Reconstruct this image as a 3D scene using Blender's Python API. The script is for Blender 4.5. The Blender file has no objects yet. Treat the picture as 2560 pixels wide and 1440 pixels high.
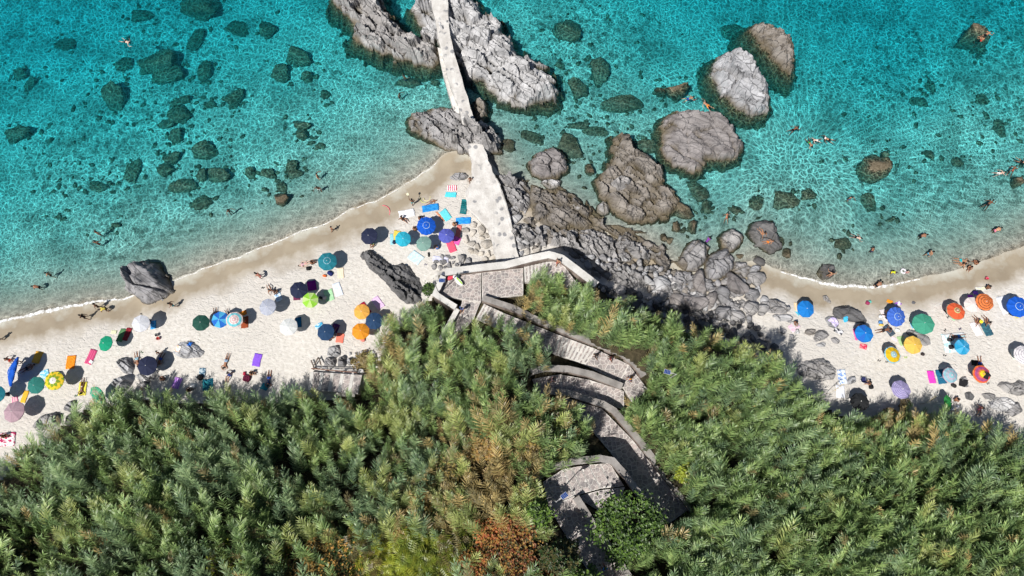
import bpy, bmesh, math, random
import numpy as np
from mathutils import Vector, Matrix, Euler

random.seed(7); RNG = np.random.default_rng(7)
scene = bpy.context.scene
COL = scene.collection

# ------------------------------------------------------------------ camera
FPX, W0, H0 = 1740.0, 2560.0, 1440.0         # focal length in photo pixels, photo size
TILT, CAMZ = math.radians(14.5), 77.0         # a drone 77 m up, tipped a little seaward
cd = bpy.data.cameras.new('drone_camera'); cam = bpy.data.objects.new('drone_camera', cd)
COL.objects.link(cam); scene.camera = cam
cam.location = (0, 0, CAMZ); cam.rotation_euler = (TILT, 0, 0)
cd.sensor_fit = 'HORIZONTAL'; cd.sensor_width = 36.0; cd.lens = 36.0 * FPX / W0
cd.clip_start = 0.5; cd.clip_end = 2000

CT, ST = math.cos(TILT), math.sin(TILT)
def ray(px, py):
    dx = (np.asarray(px, float) - W0/2) / FPX; dy = (H0/2 - np.asarray(py, float)) / FPX
    return dx, dy*CT + ST, dy*ST - CT
def unp(px, py, z=0.0):                        # photo point at height z -> world x, y
    rx, ry, rz = ray(px, py); t = (np.asarray(z, float) - CAMZ) / rz
    return rx*t, ry*t
def proj(x, y, z):                             # world -> photo point
    zc = np.asarray(z, float) - CAMZ
    yy = y*CT + zc*ST; d = -( -y*ST + zc*CT)
    return W0/2 + FPX*x/d, H0/2 - FPX*yy/d

# ------------------------------------------------------------------ light
sun_dir = Vector([float(v) for v in ray(1990, 420)]).normalized()   # the way the sunlight travels
sun_el = math.asin(-sun_dir.z); sun_az = math.atan2(-sun_dir.x, -sun_dir.y)
wd = bpy.data.worlds.new('World'); scene.world = wd; wd.use_nodes = True
wn = wd.node_tree; wn.nodes.clear()
sky = wn.nodes.new('ShaderNodeTexSky'); sky.sky_type = 'NISHITA'; sky.sun_disc = False
sky.sun_elevation = sun_el; sky.sun_rotation = sun_az; sky.altitude = 50
bg = wn.nodes.new('ShaderNodeBackground'); bg.inputs['Strength'].default_value = 0.052
wo = wn.nodes.new('ShaderNodeOutputWorld')
wn.links.new(sky.outputs[0], bg.inputs[0]); wn.links.new(bg.outputs[0], wo.inputs[0])
sl = bpy.data.lights.new('sun', 'SUN'); sl.energy = 5.0; sl.angle = math.radians(0.53); sl.color = (1.0, 0.96, 0.9)
sun = bpy.data.objects.new('sun', sl); COL.objects.link(sun)
sun.rotation_euler = sun_dir.to_track_quat('-Z', 'Y').to_euler(); sun.location = (-40, -40, 90)
scene.view_settings.view_transform = 'Standard'; scene.view_settings.look = 'None'
scene.view_settings.gamma = 1.0; scene.view_settings.use_curve_mapping = False
scene.view_settings.exposure = 0.12
scene.render.engine = 'CYCLES'
cy = scene.cycles
cy.max_bounces = 5; cy.diffuse_bounces = 2; cy.glossy_bounces = 2; cy.transmission_bounces = 2
cy.transparent_max_bounces = 16; cy.volume_bounces = 0; cy.caustics_reflective = False; cy.caustics_refractive = False
cy.use_denoising = True; cy.use_adaptive_sampling = True; cy.adaptive_threshold = 0.03; cy.use_light_tree = False; cy.sample_clamp_indirect = 6.0

# ------------------------------------------------------------------ noise helpers (numpy)
def _h(ix, iy, s):
    n = (ix.astype(np.int64)*374761393 + iy.astype(np.int64)*668265263 + int(s)*1442695041) & 0xffffffff
    n = ((n ^ (n >> 13)) * 1274126177) & 0xffffffff
    n = ((n ^ (n >> 16)) * 2246822519) & 0xffffffff
    return ((n ^ (n >> 15)) & 0xffffff) / float(0xffffff)
def vnoise(x, y, s=0):
    x = np.asarray(x, float); y = np.asarray(y, float)
    ix = np.floor(x); iy = np.floor(y); fx = x-ix; fy = y-iy
    fx = fx*fx*(3-2*fx); fy = fy*fy*(3-2*fy)
    ix = ix.astype(np.int64); iy = iy.astype(np.int64)
    a = _h(ix, iy, s); b = _h(ix+1, iy, s); c = _h(ix, iy+1, s); d = _h(ix+1, iy+1, s)
    return (a*(1-fx)+b*fx)*(1-fy) + (c*(1-fx)+d*fx)*fy
def fbm(x, y, s=0, o=4):
    v = 0; a = .5; t = 0
    for k in range(o):
        v = v + a*vnoise(x*2**k, y*2**k, s+k*17); t += a; a *= .5
    return v/t*2-1
def worley(x, y, s=0):
    """F1, F2 and a random plane value of the nearest cell"""
    x = np.asarray(x, float); y = np.asarray(y, float)
    ix = np.floor(x).astype(np.int64); iy = np.floor(y).astype(np.int64)
    f1 = np.full(x.shape, 9.); f2 = np.full(x.shape, 9.); pl = np.zeros(x.shape)
    for a in (-1, 0, 1):
        for b in (-1, 0, 1):
            cx = ix+a + .15+.7*_h(ix+a, iy+b, s+1); cyy = iy+b + .15+.7*_h(ix+a, iy+b, s+2)
            d = np.hypot(x-cx, y-cyy)
            tx = _h(ix+a, iy+b, s+3)*2-1; ty = _h(ix+a, iy+b, s+4)*2-1; o = _h(ix+a, iy+b, s+5)*2-1
            v = tx*(x-cx) + ty*(y-cyy) + .6*o
            m = d < f1
            f2 = np.where(m, f1, np.minimum(f2, d)); pl = np.where(m, v, pl); f1 = np.where(m, d, f1)
    return f1, f2, pl
def sstep(a, b, x):
    t = np.clip((np.asarray(x, float)-a)/(b-a), 0, 1); return t*t*(3-2*t)
def seg_dist(x, y, P):
    d = np.full(np.shape(x), 1e9)
    for (ax, ay), (bx, by) in zip(P[:-1], P[1:]):
        vx, vy = bx-ax, by-ay; L = vx*vx+vy*vy+1e-12
        t = np.clip(((x-ax)*vx+(y-ay)*vy)/L, 0, 1)
        d = np.minimum(d, np.hypot(x-ax-t*vx, y-ay-t*vy))
    return d
def inside(x, y, P):
    c = np.zeros(np.shape(x), bool); n = len(P)
    for i in range(n):
        ax, ay = P[i]; bx, by = P[(i+1) % n]
        if ay == by: continue
        m = ((ay > y) != (by > y)) & (x < (bx-ax)*(y-ay)/(by-ay)+ax)
        c ^= m
    return c
def sdist(x, y, P):
    d = seg_dist(x, y, list(P)+[P[0]]); return np.where(inside(x, y, P), d, -d)

# ------------------------------------------------------------------ the lie of the land, laid out over the photo
COAST = [(-3500,1720),(-400,905),(0,803),(120,772),(230,750),(310,740),(440,694),(500,672),(600,635),(700,597),(800,560),(870,525),(940,500),
         (1000,470),(1055,432),(1095,402),(1118,380),(1165,372),(1215,385),(1240,420),(1275,455),(1330,480),(1400,515),(1470,570),
         (1560,590),(1630,615),(1690,660),(1760,672),(1830,668),(1890,652),(1960,676),(2030,698),(2110,714),(2180,714),(2250,705),
         (2330,690),(2400,672),(2450,655),(2500,640),(2560,612),(2900,500),(6000,-300)]
LAND = COAST + [(6000,6000),(-3500,6000)]
TOE = [(-3500,1900),(-400,1290),(0,1200),(100,1115),(200,1030),(340,1003),(640,1012),(770,1010),(900,985),(935,930),(965,870),(1020,790),(1085,742),
       (1098,690),(1180,668),(1290,652),(1345,634),(1393,632),(1440,662),(1492,712),(1560,765),(1700,828),(1850,880),(1960,935),
       (2050,1015),(2150,1058),(2350,1066),(2560,1115),(2960,1250),(6000,1700)]
HILL = TOE + [(6000,6000),(-3500,6000)]
# paved pieces: quads (photo x, y, height) in order a-b (one end) c-d (other end); steps>0 makes a flight
PATHS = [
 ('terrace', 'pale crazy-paved terrace behind the lamp post with the bags', [
   ([(1100,690,4.0),(1203,682,4.0),(1202,756,4.0),(1095,739,4.0)], 0)]),
 ('terrace_landing', 'crazy-paved upper terrace under the brick-faced parapet', [
   ([(1205,682,4.12),(1308,670,4.12),(1308,738,4.12),(1205,748,4.12)], 0)]),
 ('lower_landing', 'dull brown paved landing where the person in blue walks', [
   ([(1157,747,3.85),(1200,757,3.85),(1184,798,3.85),(1146,786,3.85)], 0),
   ([(1146,786,3.85),(1184,798,3.8),(1125,862,3.3),(1103,842,3.3)], 0)]),
 ('terrace_stairs', 'short pale flight of steps climbing beside the corner parapet', [
   ([(1310,668,4.15),(1312,706,4.15),(1374,702,5.0),(1374,654,5.0)], 7),
   ([(1374,654,5.0),(1374,702,5.0),(1470,745,5.4),(1402,654,5.2)], 0)]),
 ('sunlit_stairs', 'long sunlit paved stair flight running between the terrace and the hairpin', [
   ([(1210,760,3.95),(1190,797,3.95),(1240,820,4.3),(1262,784,4.3)], 6),
   ([(1262,784,4.3),(1240,820,4.3),(1385,885,5.2),(1398,838,5.2)], 0),
   ([(1398,838,5.2),(1385,885,5.2),(1462,912,6.0),(1490,873,6.0)], 9),
   ([(1490,873,6.0),(1462,912,6.0),(1548,955,6.2),(1572,912,6.2)], 0),
   ([(1572,912,6.2),(1548,955,6.2),(1580,1005,6.2),(1620,975,6.2)], 0)]),
 ('middle_lane', 'shaded paved lane below the bowed parapet', [
   ([(1330,948,6.5),(1345,982,6.5),(1405,972,6.45),(1400,936,6.45)], 0),
   ([(1400,936,6.45),(1405,972,6.45),(1500,1002,6.3),(1475,950,6.3)], 0),
   ([(1475,950,6.3),(1500,1002,6.3),(1560,1025,6.2),(1560,978,6.2)], 0)]),
 ('descending_lane', 'long shaded paved lane running down to the right between parapets', [
   ([(1400,990,6.6),(1410,1030,6.6),(1462,1055,6.7),(1505,1022,6.7)], 0),
   ([(1505,1022,6.7),(1462,1055,6.7),(1525,1130,6.95),(1585,1104,6.95)], 0),
   ([(1585,1104,6.95),(1525,1130,6.95),(1600,1225,7.5),(1652,1192,7.5)], 0),
   ([(1652,1192,7.5),(1600,1225,7.5),(1668,1312,8.2),(1720,1275,8.2)], 0)]),
 ('upper_bend', 'sunlit paved bend with broad treads above the dark lane', [
   ([(1358,1205,10.5),(1372,1268,10.5),(1436,1240,10.4),(1408,1173,10.4)], 0),
   ([(1408,1173,10.4),(1436,1240,10.4),(1500,1222,10.1),(1470,1162,10.1)], 3),
   ([(1470,1162,10.1),(1500,1222,10.1),(1560,1215,9.9),(1525,1158,9.9)], 2),
   ([(1440,1242,9.95),(1500,1226,9.95),(1562,1218,9.9),(1535,1300,9.9)], 0),
   ([(1372,1268,10.6),(1418,1345,10.8),(1482,1312,10.8),(1436,1240,10.6)], 0),
   ([(1418,1345,10.8),(1510,1490,11.5),(1590,1460,11.5),(1482,1312,10.8)], 0)]),
 ('beach_steps', 'low flight of broad mauve and cream steps ending on the left beach', [
   ([(778,930,1.6),(772,975,1.6),(895,985,2.8),(905,938,2.8)], 5)]),
]
GX = np.arange(-320, 2881, 5.0); GY = np.arange(-320, 1761, 5.0)
_gx, _gy = np.meshgrid(GX, GY)
D_COAST = sdist(_gx, _gy, LAND); D_COAST = D_COAST+(7*fbm(_gx/75, _gy/75, 61)+3*fbm(_gx/22, _gy/22, 62))*(1-sstep(60, 140, np.abs(D_COAST)))
E_HILL = sdist(_gx, _gy, HILL)
def zfield(x, y, d, e):
    dep = np.interp(-d, [0,25,60,110,170,260,420,650,950], [0,.22,.62,1.2,1.75,2.4,3.2,3.95,4.6])
    right = sstep(1250, 1500, x)
    dep = dep*(1-.22*right*(1-sstep(300, 560, -d)))+.7*sstep(350, 700, -d)
    dep = dep + sstep(40, 200, -d)*(.30*fbm(x/160, y/160, 3) + .12*fbm(x/45, y/45, 5))
    dep = np.maximum(dep, np.interp(-d, [0, 20, 60], [0, .05, .2]))
    up = np.interp(d, [0,30,60,110,260], [0,.16,.42,.80,1.35]) + .06*fbm(x/60, y/60, 9)*sstep(30, 90, d)
    z = np.where(d < 0, -dep, up)
    mid = sstep(1420, 1500, x)*(1-sstep(1880, 2050, x)); lft = 1-sstep(620, 770, x)
    hz = np.interp(e, [0,300,700,1400], [0,6.6,11.5,14]) + (4.6*mid*(1-sstep(60, 230, e)) + 2.2*lft + 1.8*sstep(2020, 2120, x))*sstep(0, 45, e) + .25*fbm(x/70, y/70, 21)*sstep(0, 60, e)
    z = np.where(e > 0, z + np.minimum(hz, 15), z)
    return z
ZF = zfield(_gx, _gy, D_COAST, E_HILL)
PTOP = []
for nm, lb, quads in PATHS:
    for q, st in quads:
        P = [(a, b) for a, b, c in q]
        sd = sdist(_gx, _gy, P)
        wts = [1/(np.hypot(_gx-a, _gy-b)+6)**2 for a, b, c in q]
        zq = sum(w*c for w, (a, b, c) in zip(wts, q))/sum(wts)
        ZF = np.where(sd > -7, zq-.45, ZF)
        PTOP.append((P, sd > -1.5, zq))
ZTOP = ZF.copy()                               # the same with the paving on top
for P, m_, zq in PTOP: ZTOP = np.where(m_, zq+.05, ZTOP)
def ztop(px, py):
    i = np.clip(np.rint((np.asarray(px, float)-GX[0])/5), 0, len(GX)-1).astype(int); j = np.clip(np.rint((np.asarray(py, float)-GY[0])/5), 0, len(GY)-1).astype(int)
    return np.maximum(ZTOP[j,i], zimg(px, py))
def zimg(px, py):
    fx = np.clip((np.asarray(px, float)-GX[0])/5, 0, len(GX)-1.001); fy = np.clip((np.asarray(py, float)-GY[0])/5, 0, len(GY)-1.001)
    i = fx.astype(int); j = fy.astype(int); u = fx-i; v = fy-j
    return (ZF[j,i]*(1-u)+ZF[j,i+1]*u)*(1-v) + (ZF[j+1,i]*(1-u)+ZF[j+1,i+1]*u)*v
def ground_z(x, y):
    z = np.zeros(np.shape(x))+1.0
    for k in range(6):
        px, py = proj(x, y, z); z = .3*z + .7*zimg(px, py)
    return z
TOPS = []                                      # height fields of the traced rocks, to stand things on
def floor_z(x, y):
    z = float(ground_z(x, y))
    for k in range(3): px, py = proj(x, y, z); z = float(ztop(px, py))
    return z
def surf_z(x, y):
    z = float(ground_z(x, y))
    for x0, y0, r, Z in TOPS:
        i = int(round((x-x0)/r)); j = int(round((y-y0)/r))
        if 0 <= j < Z.shape[0] and 0 <= i < Z.shape[1] and np.isfinite(Z[j,i]): z = max(z, float(Z[j,i]))
    return z
def place(px, py, h=0.0, rocks=False):
    """world x, y and ground z of what stands there, seen at (px, py) at height h above the ground"""
    z = float(ztop(px, py))
    for k in range(5):
        x, y = unp(px, py, z+h)
        z = .4*z + .6*(surf_z(float(x), float(y)) if rocks else floor_z(float(x), float(y)))
    return float(x), float(y), z

# ------------------------------------------------------------------ object helpers
def link(o, parent=None, label=None, cat=None, group=None, kind=None):
    COL.objects.link(o)
    if parent: o.parent = parent
    if label: o['label'] = label
    if cat: o['category'] = cat
    if group: o['group'] = group
    if kind: o['kind'] = kind
    return o
def mesh(name, v, f, m=None, smooth=False):
    me = bpy.data.meshes.new(name); me.from_pydata([tuple(map(float, p)) for p in v], [], [tuple(map(int, q)) for q in f])
    if m:
        for mm in (m if isinstance(m, (list, tuple)) else [m]): me.materials.append(mm)
    if smooth: me.polygons.foreach_set('use_smooth', [True]*len(me.polygons))
    me.update(); return me
def obj(name, me, loc=(0,0,0), rot=(0,0,0), scl=(1,1,1), **k):
    o = bpy.data.objects.new(name, me); o.location = loc; o.rotation_euler = rot; o.scale = scl
    return link(o, **k)
class MB:                                      # collects simple solids into one mesh
    def __init__(s): s.v = []; s.f = []
    def add(s, v, f):
        n = len(s.v); s.v += [tuple(map(float, p)) for p in v]; s.f += [tuple(i+n for i in q) for q in f]; return s
    def box(s, c, d, rz=0.0, M=None):
        R = Matrix.Rotation(rz, 3, 'Z') if M is None else M
        v = [Vector(c)+R@Vector((sx*d[0]/2, sy*d[1]/2, sz*d[2]/2)) for sx, sy, sz in
             ((-1,-1,-1),(1,-1,-1),(1,1,-1),(-1,1,-1),(-1,-1,1),(1,-1,1),(1,1,1),(-1,1,1))]
        return s.add(v, [(0,3,2,1),(4,5,6,7),(0,1,5,4),(1,2,6,5),(2,3,7,6),(3,0,4,7)])
    def tube(s, pts, r, n=6, cap=True):
        pts = [Vector(p) for p in pts]; rs = r if isinstance(r, (list, tuple)) else [r]*len(pts); v = []; f = []
        for i, p in enumerate(pts):
            t = (pts[min(i+1, len(pts)-1)]-pts[max(i-1, 0)]).normalized()
            a = t.orthogonal().normalized() if i == 0 else (a - t*a.dot(t)).normalized()
            b = t.cross(a)
            v += [p+(a*math.cos(k*math.tau/n)+b*math.sin(k*math.tau/n))*rs[i] for k in range(n)]
        for i in range(len(pts)-1):
            for k in range(n): f.append((i*n+k, i*n+(k+1) % n, (i+1)*n+(k+1) % n, (i+1)*n+k))
        if cap: f += [tuple(range(n-1, -1, -1)), tuple((len(pts)-1)*n+k for k in range(n))]
        return s.add(v, f)
    def lathe(s, prof, n=12, c=(0,0,0), M=None):
        v = []; f = []
        for (r, z) in prof:
            for k in range(n):
                p = Vector((r*math.cos(k*math.tau/n), r*math.sin(k*math.tau/n), z))
                v.append(Vector(c)+(M@p if M else p))
        for i in range(len(prof)-1):
            for k in range(n): f.append((i*n+k, i*n+(k+1) % n, (i+1)*n+(k+1) % n, (i+1)*n+k))
        return s.add(v, f)
    def mesh(s, name, m=None, smooth=False): return mesh(name, s.v, s.f, m, smooth)

# ------------------------------------------------------------------ material helpers
class NT:
    def __init__(s, name):
        s.m = bpy.data.materials.new(name); s.m.use_nodes = True; s.t = s.m.node_tree; s.t.nodes.clear()
        s.out = s.t.nodes.new('ShaderNodeOutputMaterial')
    def n(s, typ, _in=None, **p):
        nd = s.t.nodes.new('ShaderNode'+typ)
        for k, v in p.items(): setattr(nd, k, v)
        for k, v in (_in or {}).items():
            if hasattr(v, 'is_linked') or isinstance(v, bpy.types.NodeSocket): s.t.links.new(v, nd.inputs[k])
            else: nd.inputs[k].default_value = v
        return nd
    def pos(s): return s.n('NewGeometry').outputs['Position']
    def map(s, vec, loc=(0,0,0), rot=(0,0,0), scl=(1,1,1)):
        return s.n('Mapping', {'Vector': vec, 'Location': loc, 'Rotation': rot, 'Scale': scl}).outputs[0]
    def noise(s, vec, scale=1, detail=3, rough=.55, dist=0, dim='2D'): return s.n('TexNoise', {'Vector': vec, 'Scale': scale, 'Detail': detail, 'Roughness': rough, 'Distortion': dist}, noise_dimensions=dim).outputs[0]
    def vor(s, vec, scale=1, feature='F1', out='Distance', rnd=1): return s.n('TexVoronoi', {'Vector': vec, 'Scale': scale, 'Randomness': rnd}, feature=feature, voronoi_dimensions='2D').outputs[out]
    def rng(s, v, a, b, c=0, d=1): return s.n('MapRange', {'Value': v, 'From Min': a, 'From Max': b, 'To Min': c, 'To Max': d}).outputs[0]
    def math(s, op, a, b=0.0):
        nd = s.n('Math', operation=op)
        for i, v in enumerate((a, b)):
            if isinstance(v, bpy.types.NodeSocket): s.t.links.new(v, nd.inputs[i])
            else: nd.inputs[i].default_value = v
        return nd.outputs[0]
    def mix(s, f, a, b, mode='MIX'):
        nd = s.n('Mix', data_type='RGBA', blend_type=mode)
        for i, v in ((0, f), (6, a), (7, b)):
            if isinstance(v, bpy.types.NodeSocket): s.t.links.new(v, nd.inputs[i])
            else: nd.inputs[i].default_value = (tuple(v)+(1,))[:4] if i else v
        return nd.outputs[2]
    def bump(s, h, strength=.5, dist=.1, nrm=None):
        d = {'Height': h, 'Strength': strength, 'Distance': dist}
        if nrm is not None: d['Normal'] = nrm
        return s.n('Bump', d).outputs[0]
    def bsdf(s, col, rough=.8, spec=.3, nrm=None, **kw):
        d = {'Roughness': rough, 'Specular IOR Level': spec}
        d.update(kw)
        if nrm is not None: d['Normal'] = nrm
        nd = s.n('BsdfPrincipled', d)
        if isinstance(col, bpy.types.NodeSocket): s.t.links.new(col, nd.inputs['Base Color'])
        else: nd.inputs['Base Color'].default_value = (tuple(col)+(1,))[:4]
        return nd.outputs[0]
    def done(s, sh, vol=None):
        if sh is not None: s.t.links.new(sh, s.out.inputs['Surface'])
        if vol is not None: s.t.links.new(vol, s.out.inputs['Volume'])
        return s.m
_mc = {}
def plain(col, rough=.75, spec=.3, var=.12, name=None):
    key = ('p', tuple(col), rough, spec)
    if key in _mc: return _mc[key]
    t = NT(name or 'plain'); p = t.n('TexCoord').outputs['Object']
    n = t.noise(p, 9, 3)
    c = t.mix(t.rng(n, .3, .7), [x*(1-var) for x in col], [min(1, x*(1+var)) for x in col])
    _mc[key] = t.done(t.bsdf(c, rough, spec, t.bump(n, .15, .02))); return _mc[key]
def objcol(name, rough=.6, spec=.3, bump=None):
    t = NT(name); oi = t.n('ObjectInfo').outputs['Color']; p = t.n('TexCoord').outputs['Object']
    n = t.noise(p, 6, 3); c = t.mix(1.0, oi, t.mix(t.rng(n, .3, .7), (.85,.85,.85), (1.1,1.1,1.1)), 'MULTIPLY')
    return t.done(t.bsdf(c, rough, spec, t.bump(n, .2, .02) if bump else None))

# --- sand: wet and darker by the water, trodden and pale above; the same sand runs on under the sea
def sand_mat():
    t = NT('sand'); p = t.pos(); z = t.n('SeparateXYZ', {0: p}).outputs[2]
    n1 = t.noise(p, .35, 5, .6); n2 = t.noise(p, 2.5, 2); n3 = t.noise(p, .12, 2)
    zz = t.math('ADD', z, t.math('MULTIPLY', t.math('SUBTRACT', n1, .5), .55))
    wet = t.rng(zz, .30, .62)
    dry = t.mix(t.rng(n2, .3, .7), (.55,.52,.475), (.66,.63,.59))
    dry = t.mix(t.rng(n3, .4, .65), dry, (.58,.55,.51))
    wetc = t.mix(t.rng(n1, .3, .7), (.29,.24,.175), (.37,.315,.235))
    c = t.mix(wet, wetc, dry)
    shore = t.rng(zz, -.05, .12)
    c = t.mix(shore, t.mix(t.rng(n1, .35, .65), (.50,.49,.425), (.60,.585,.515)), c)
    # clumps of weed and gravel on the seabed
    w = t.math('MULTIPLY', t.rng(t.noise(p, .16, 4, .65), .52, .64), t.rng(z, -.7, -1.5))
    w2 = t.math('MULTIPLY', t.rng(t.noise(p, .9, 3, .6), .50, .62), t.rng(t.noise(t.map(p, (40,13,0)), .07, 3), .42, .56))
    w = t.math('MAXIMUM', t.math('MULTIPLY', w, .42), t.math('MULTIPLY', t.math('MULTIPLY', w2, .6), t.rng(z, -.5, -1.1)))
    c = t.mix(w, c, (.055,.06,.038))
    # footprints
    pw = t.n('Mix', {0: .35, 4: p, 5: t.n('TexNoise', {'Vector': p, 'Scale': 1.4, 'Detail': 1}, noise_dimensions='2D').outputs['Color']}, data_type='VECTOR').outputs[1]
    v1 = t.noise(t.map(pw, (0,0,0), (0,0,.55), (2.6,4.6,2)), 1.0, 4, .62); v2 = t.vor(t.map(pw, (3,1,0), (0,0,.3), (2.3,3.4,1)), 1.0, 'F1')
    hgt = t.math('ADD', t.math('MULTIPLY', t.rng(v1, .3, .62), 1.0), t.math('MULTIPLY', t.rng(v2, .05, .30), .5))
    amp = t.math('MULTIPLY', t.rng(zz, .42, .62), t.rng(n3, .25, .6, .6, 1.1))
    hgt = t.math('MULTIPLY', hgt, amp)
    rough = t.rng(zz, .05, .45, .42, .95)
    return t.done(t.bsdf(c, rough, .25, t.bump(hgt, .65, .075)))
SAND = sand_mat()
def soil_mat():
    t = NT('soil'); p = t.pos(); n = t.noise(p, 1.2, 6, .65)
    c = t.mix(t.rng(n, .35, .65), (.028,.026,.016), (.085,.07,.042))
    return t.done(t.bsdf(c, .95, .1, t.bump(n, 1, .3)))
SOIL = soil_mat()
# --- rock: banded grey schist, brown with algae about the waterline, dark and furry below it
def rock_mat(name, a, b, brown=1.0, ang=-.62, crack=1.0, wetlo=.05, wethi=.75, d1=(.045,.043,.025), d2=(.12,.108,.06)):
    t = NT(name); p = t.pos(); z = t.n('SeparateXYZ', {0: p}).outputs[2]
    pr = t.map(p, (0,0,0), (.25,.15,-ang), (1,1,1))
    ps = t.map(pr, (0,0,0), (0,0,0), (.28,1.5,1.5))
    n1 = t.noise(ps, 1.1, 5, .62, .4, '3D'); n2 = t.noise(p, .5, 2); n3 = t.noise(p, 4, 3, .65, 0, '3D')
    c = t.mix(t.rng(n1, .32, .68), a, b)
    c = t.mix(t.rng(n2, .42, .7, 0, .6), c, [x*1.28 for x in b])
    c = t.mix(t.rng(n3, .55, .8, 0, .25), c, [x*.55 for x in a])
    rnd = t.n('ObjectInfo').outputs['Random']
    c = t.mix(1.0, c, t.mix(rnd, (.82,.82,.84), (1.15,1.12,1.08)), 'MULTIPLY')
    pc = t.n('Mix', {0: .12, 4: ps, 5: t.n('TexNoise', {'Vector': p, 'Scale': 1.5, 'Detail': 1}, noise_dimensions='2D').outputs['Color']}, data_type='VECTOR').outputs[1]
    cr = t.vor(pc, .8, 'DISTANCE_TO_EDGE'); cr2 = t.vor(t.map(p, (3,7,1), (.3,.2,.6), (.55,1.2,1)), .9, 'DISTANCE_TO_EDGE')
    ck = t.math('MINIMUM', t.rng(cr, 0, .045), t.rng(cr2, 0, .03))
    c = t.mix(t.math('MULTIPLY', t.math('SUBTRACT', 1.0, ck), .85*crack), c, (.035,.035,.037))
    zz = t.math('ADD', z, t.math('MULTIPLY', t.math('SUBTRACT', n2, .5), 1.1))
    br = t.mix(t.rng(n3, .35, .65), (.085,.068,.042), (.175,.145,.10))
    c = t.mix(t.math('MULTIPLY', t.rng(zz, wethi, wetlo), brown), c, br)
    dk = t.mix(t.rng(n3, .4, .62), d1, d2)
    c = t.mix(t.rng(zz, .08, -.30), c, dk)
    hg = t.math('ADD', n1, t.math('MULTIPLY', n3, .22))
    return t.done(t.bsdf(c, t.rng(zz, .5, -.1, .85, .6), .25, t.bump(hg, .6, .24)))
ROCK = rock_mat('rock_grey', (.15,.15,.155), (.35,.345,.35))
ROCK_PALE = rock_mat('rock_pale', (.25,.255,.265), (.50,.505,.52), .7)
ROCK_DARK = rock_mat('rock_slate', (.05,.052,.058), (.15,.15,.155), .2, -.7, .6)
ROCK_BROWN = rock_mat('rock_brown', (.135,.122,.11), (.275,.255,.235), 1.0, -.5, 1.0, .1, 1.1)
STONE_SUNK = rock_mat('rock_sunken', (.12,.105,.07), (.22,.19,.13), 1.0, .3, .5, .3, .9, (.06,.06,.038), (.17,.155,.10))
ROCK_MAUVE = rock_mat('rock_mauve', (.145,.132,.13), (.30,.282,.278), 1.0, -.4, .8)
STONE_WARM = rock_mat('rock_warm', (.36,.33,.285), (.50,.47,.425), .2, .3, .4)
def concrete_mat(name, a, b, patch=0.0):
    t = NT(name); p = t.pos(); n = t.noise(p, .8, 6, .6); n2 = t.noise(p, 6, 4); n3 = t.vor(p, 1.1, 'F1')
    c = t.mix(t.rng(n, .35, .65), a, b); c = t.mix(t.rng(n2, .55, .75, 0, .3), c, [x*.6 for x in a])
    if patch: c = t.mix(t.math('MULTIPLY', t.rng(n3, .32, .24), t.rng(t.noise(p, .5, 2), .5, .58, 0, patch)), c, (.24,.24,.25))
    return t.done(t.bsdf(c, .9, .2, t.bump(t.math('ADD', n, t.math('MULTIPLY', n2, .5)), .6, .08)))
CONC_PALE = concrete_mat('concrete_pale', (.50,.475,.445), (.66,.64,.61), .9)
CONC_WHITE = concrete_mat('concrete_whitewashed', (.50,.485,.46), (.62,.605,.58))
CONC_GREY = concrete_mat('concrete_grey', (.20,.185,.175), (.315,.295,.28))
BRICKY = concrete_mat('parapet_face', (.20,.15,.13), (.36,.30,.27))
MORTAR = concrete_mat('mortar', (.53,.50,.465), (.64,.61,.575))
def flag_mat():
    t = NT('flagstone'); p = t.pos(); r = t.n('ObjectInfo').outputs['Random']; n = t.noise(p, 3, 5)
    v = t.vor(p, 2.2, 'F1', 'Color')
    c = t.mix(t.rng(n, .3, .7), (.265,.245,.24), (.385,.36,.35))
    c = t.mix(.55, c, t.mix(t.n('SeparateColor', {0: v}).outputs[0], (.6,.6,.6), (1.35,1.3,1.28)), 'MULTIPLY')
    c = t.mix(1.0, c, t.mix(r, (.8,.8,.82), (1.25,1.18,1.15)), 'MULTIPLY')
    return t.done(t.bsdf(c, .85, .25, t.bump(n, .4, .03)))
FLAG = flag_mat()
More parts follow.
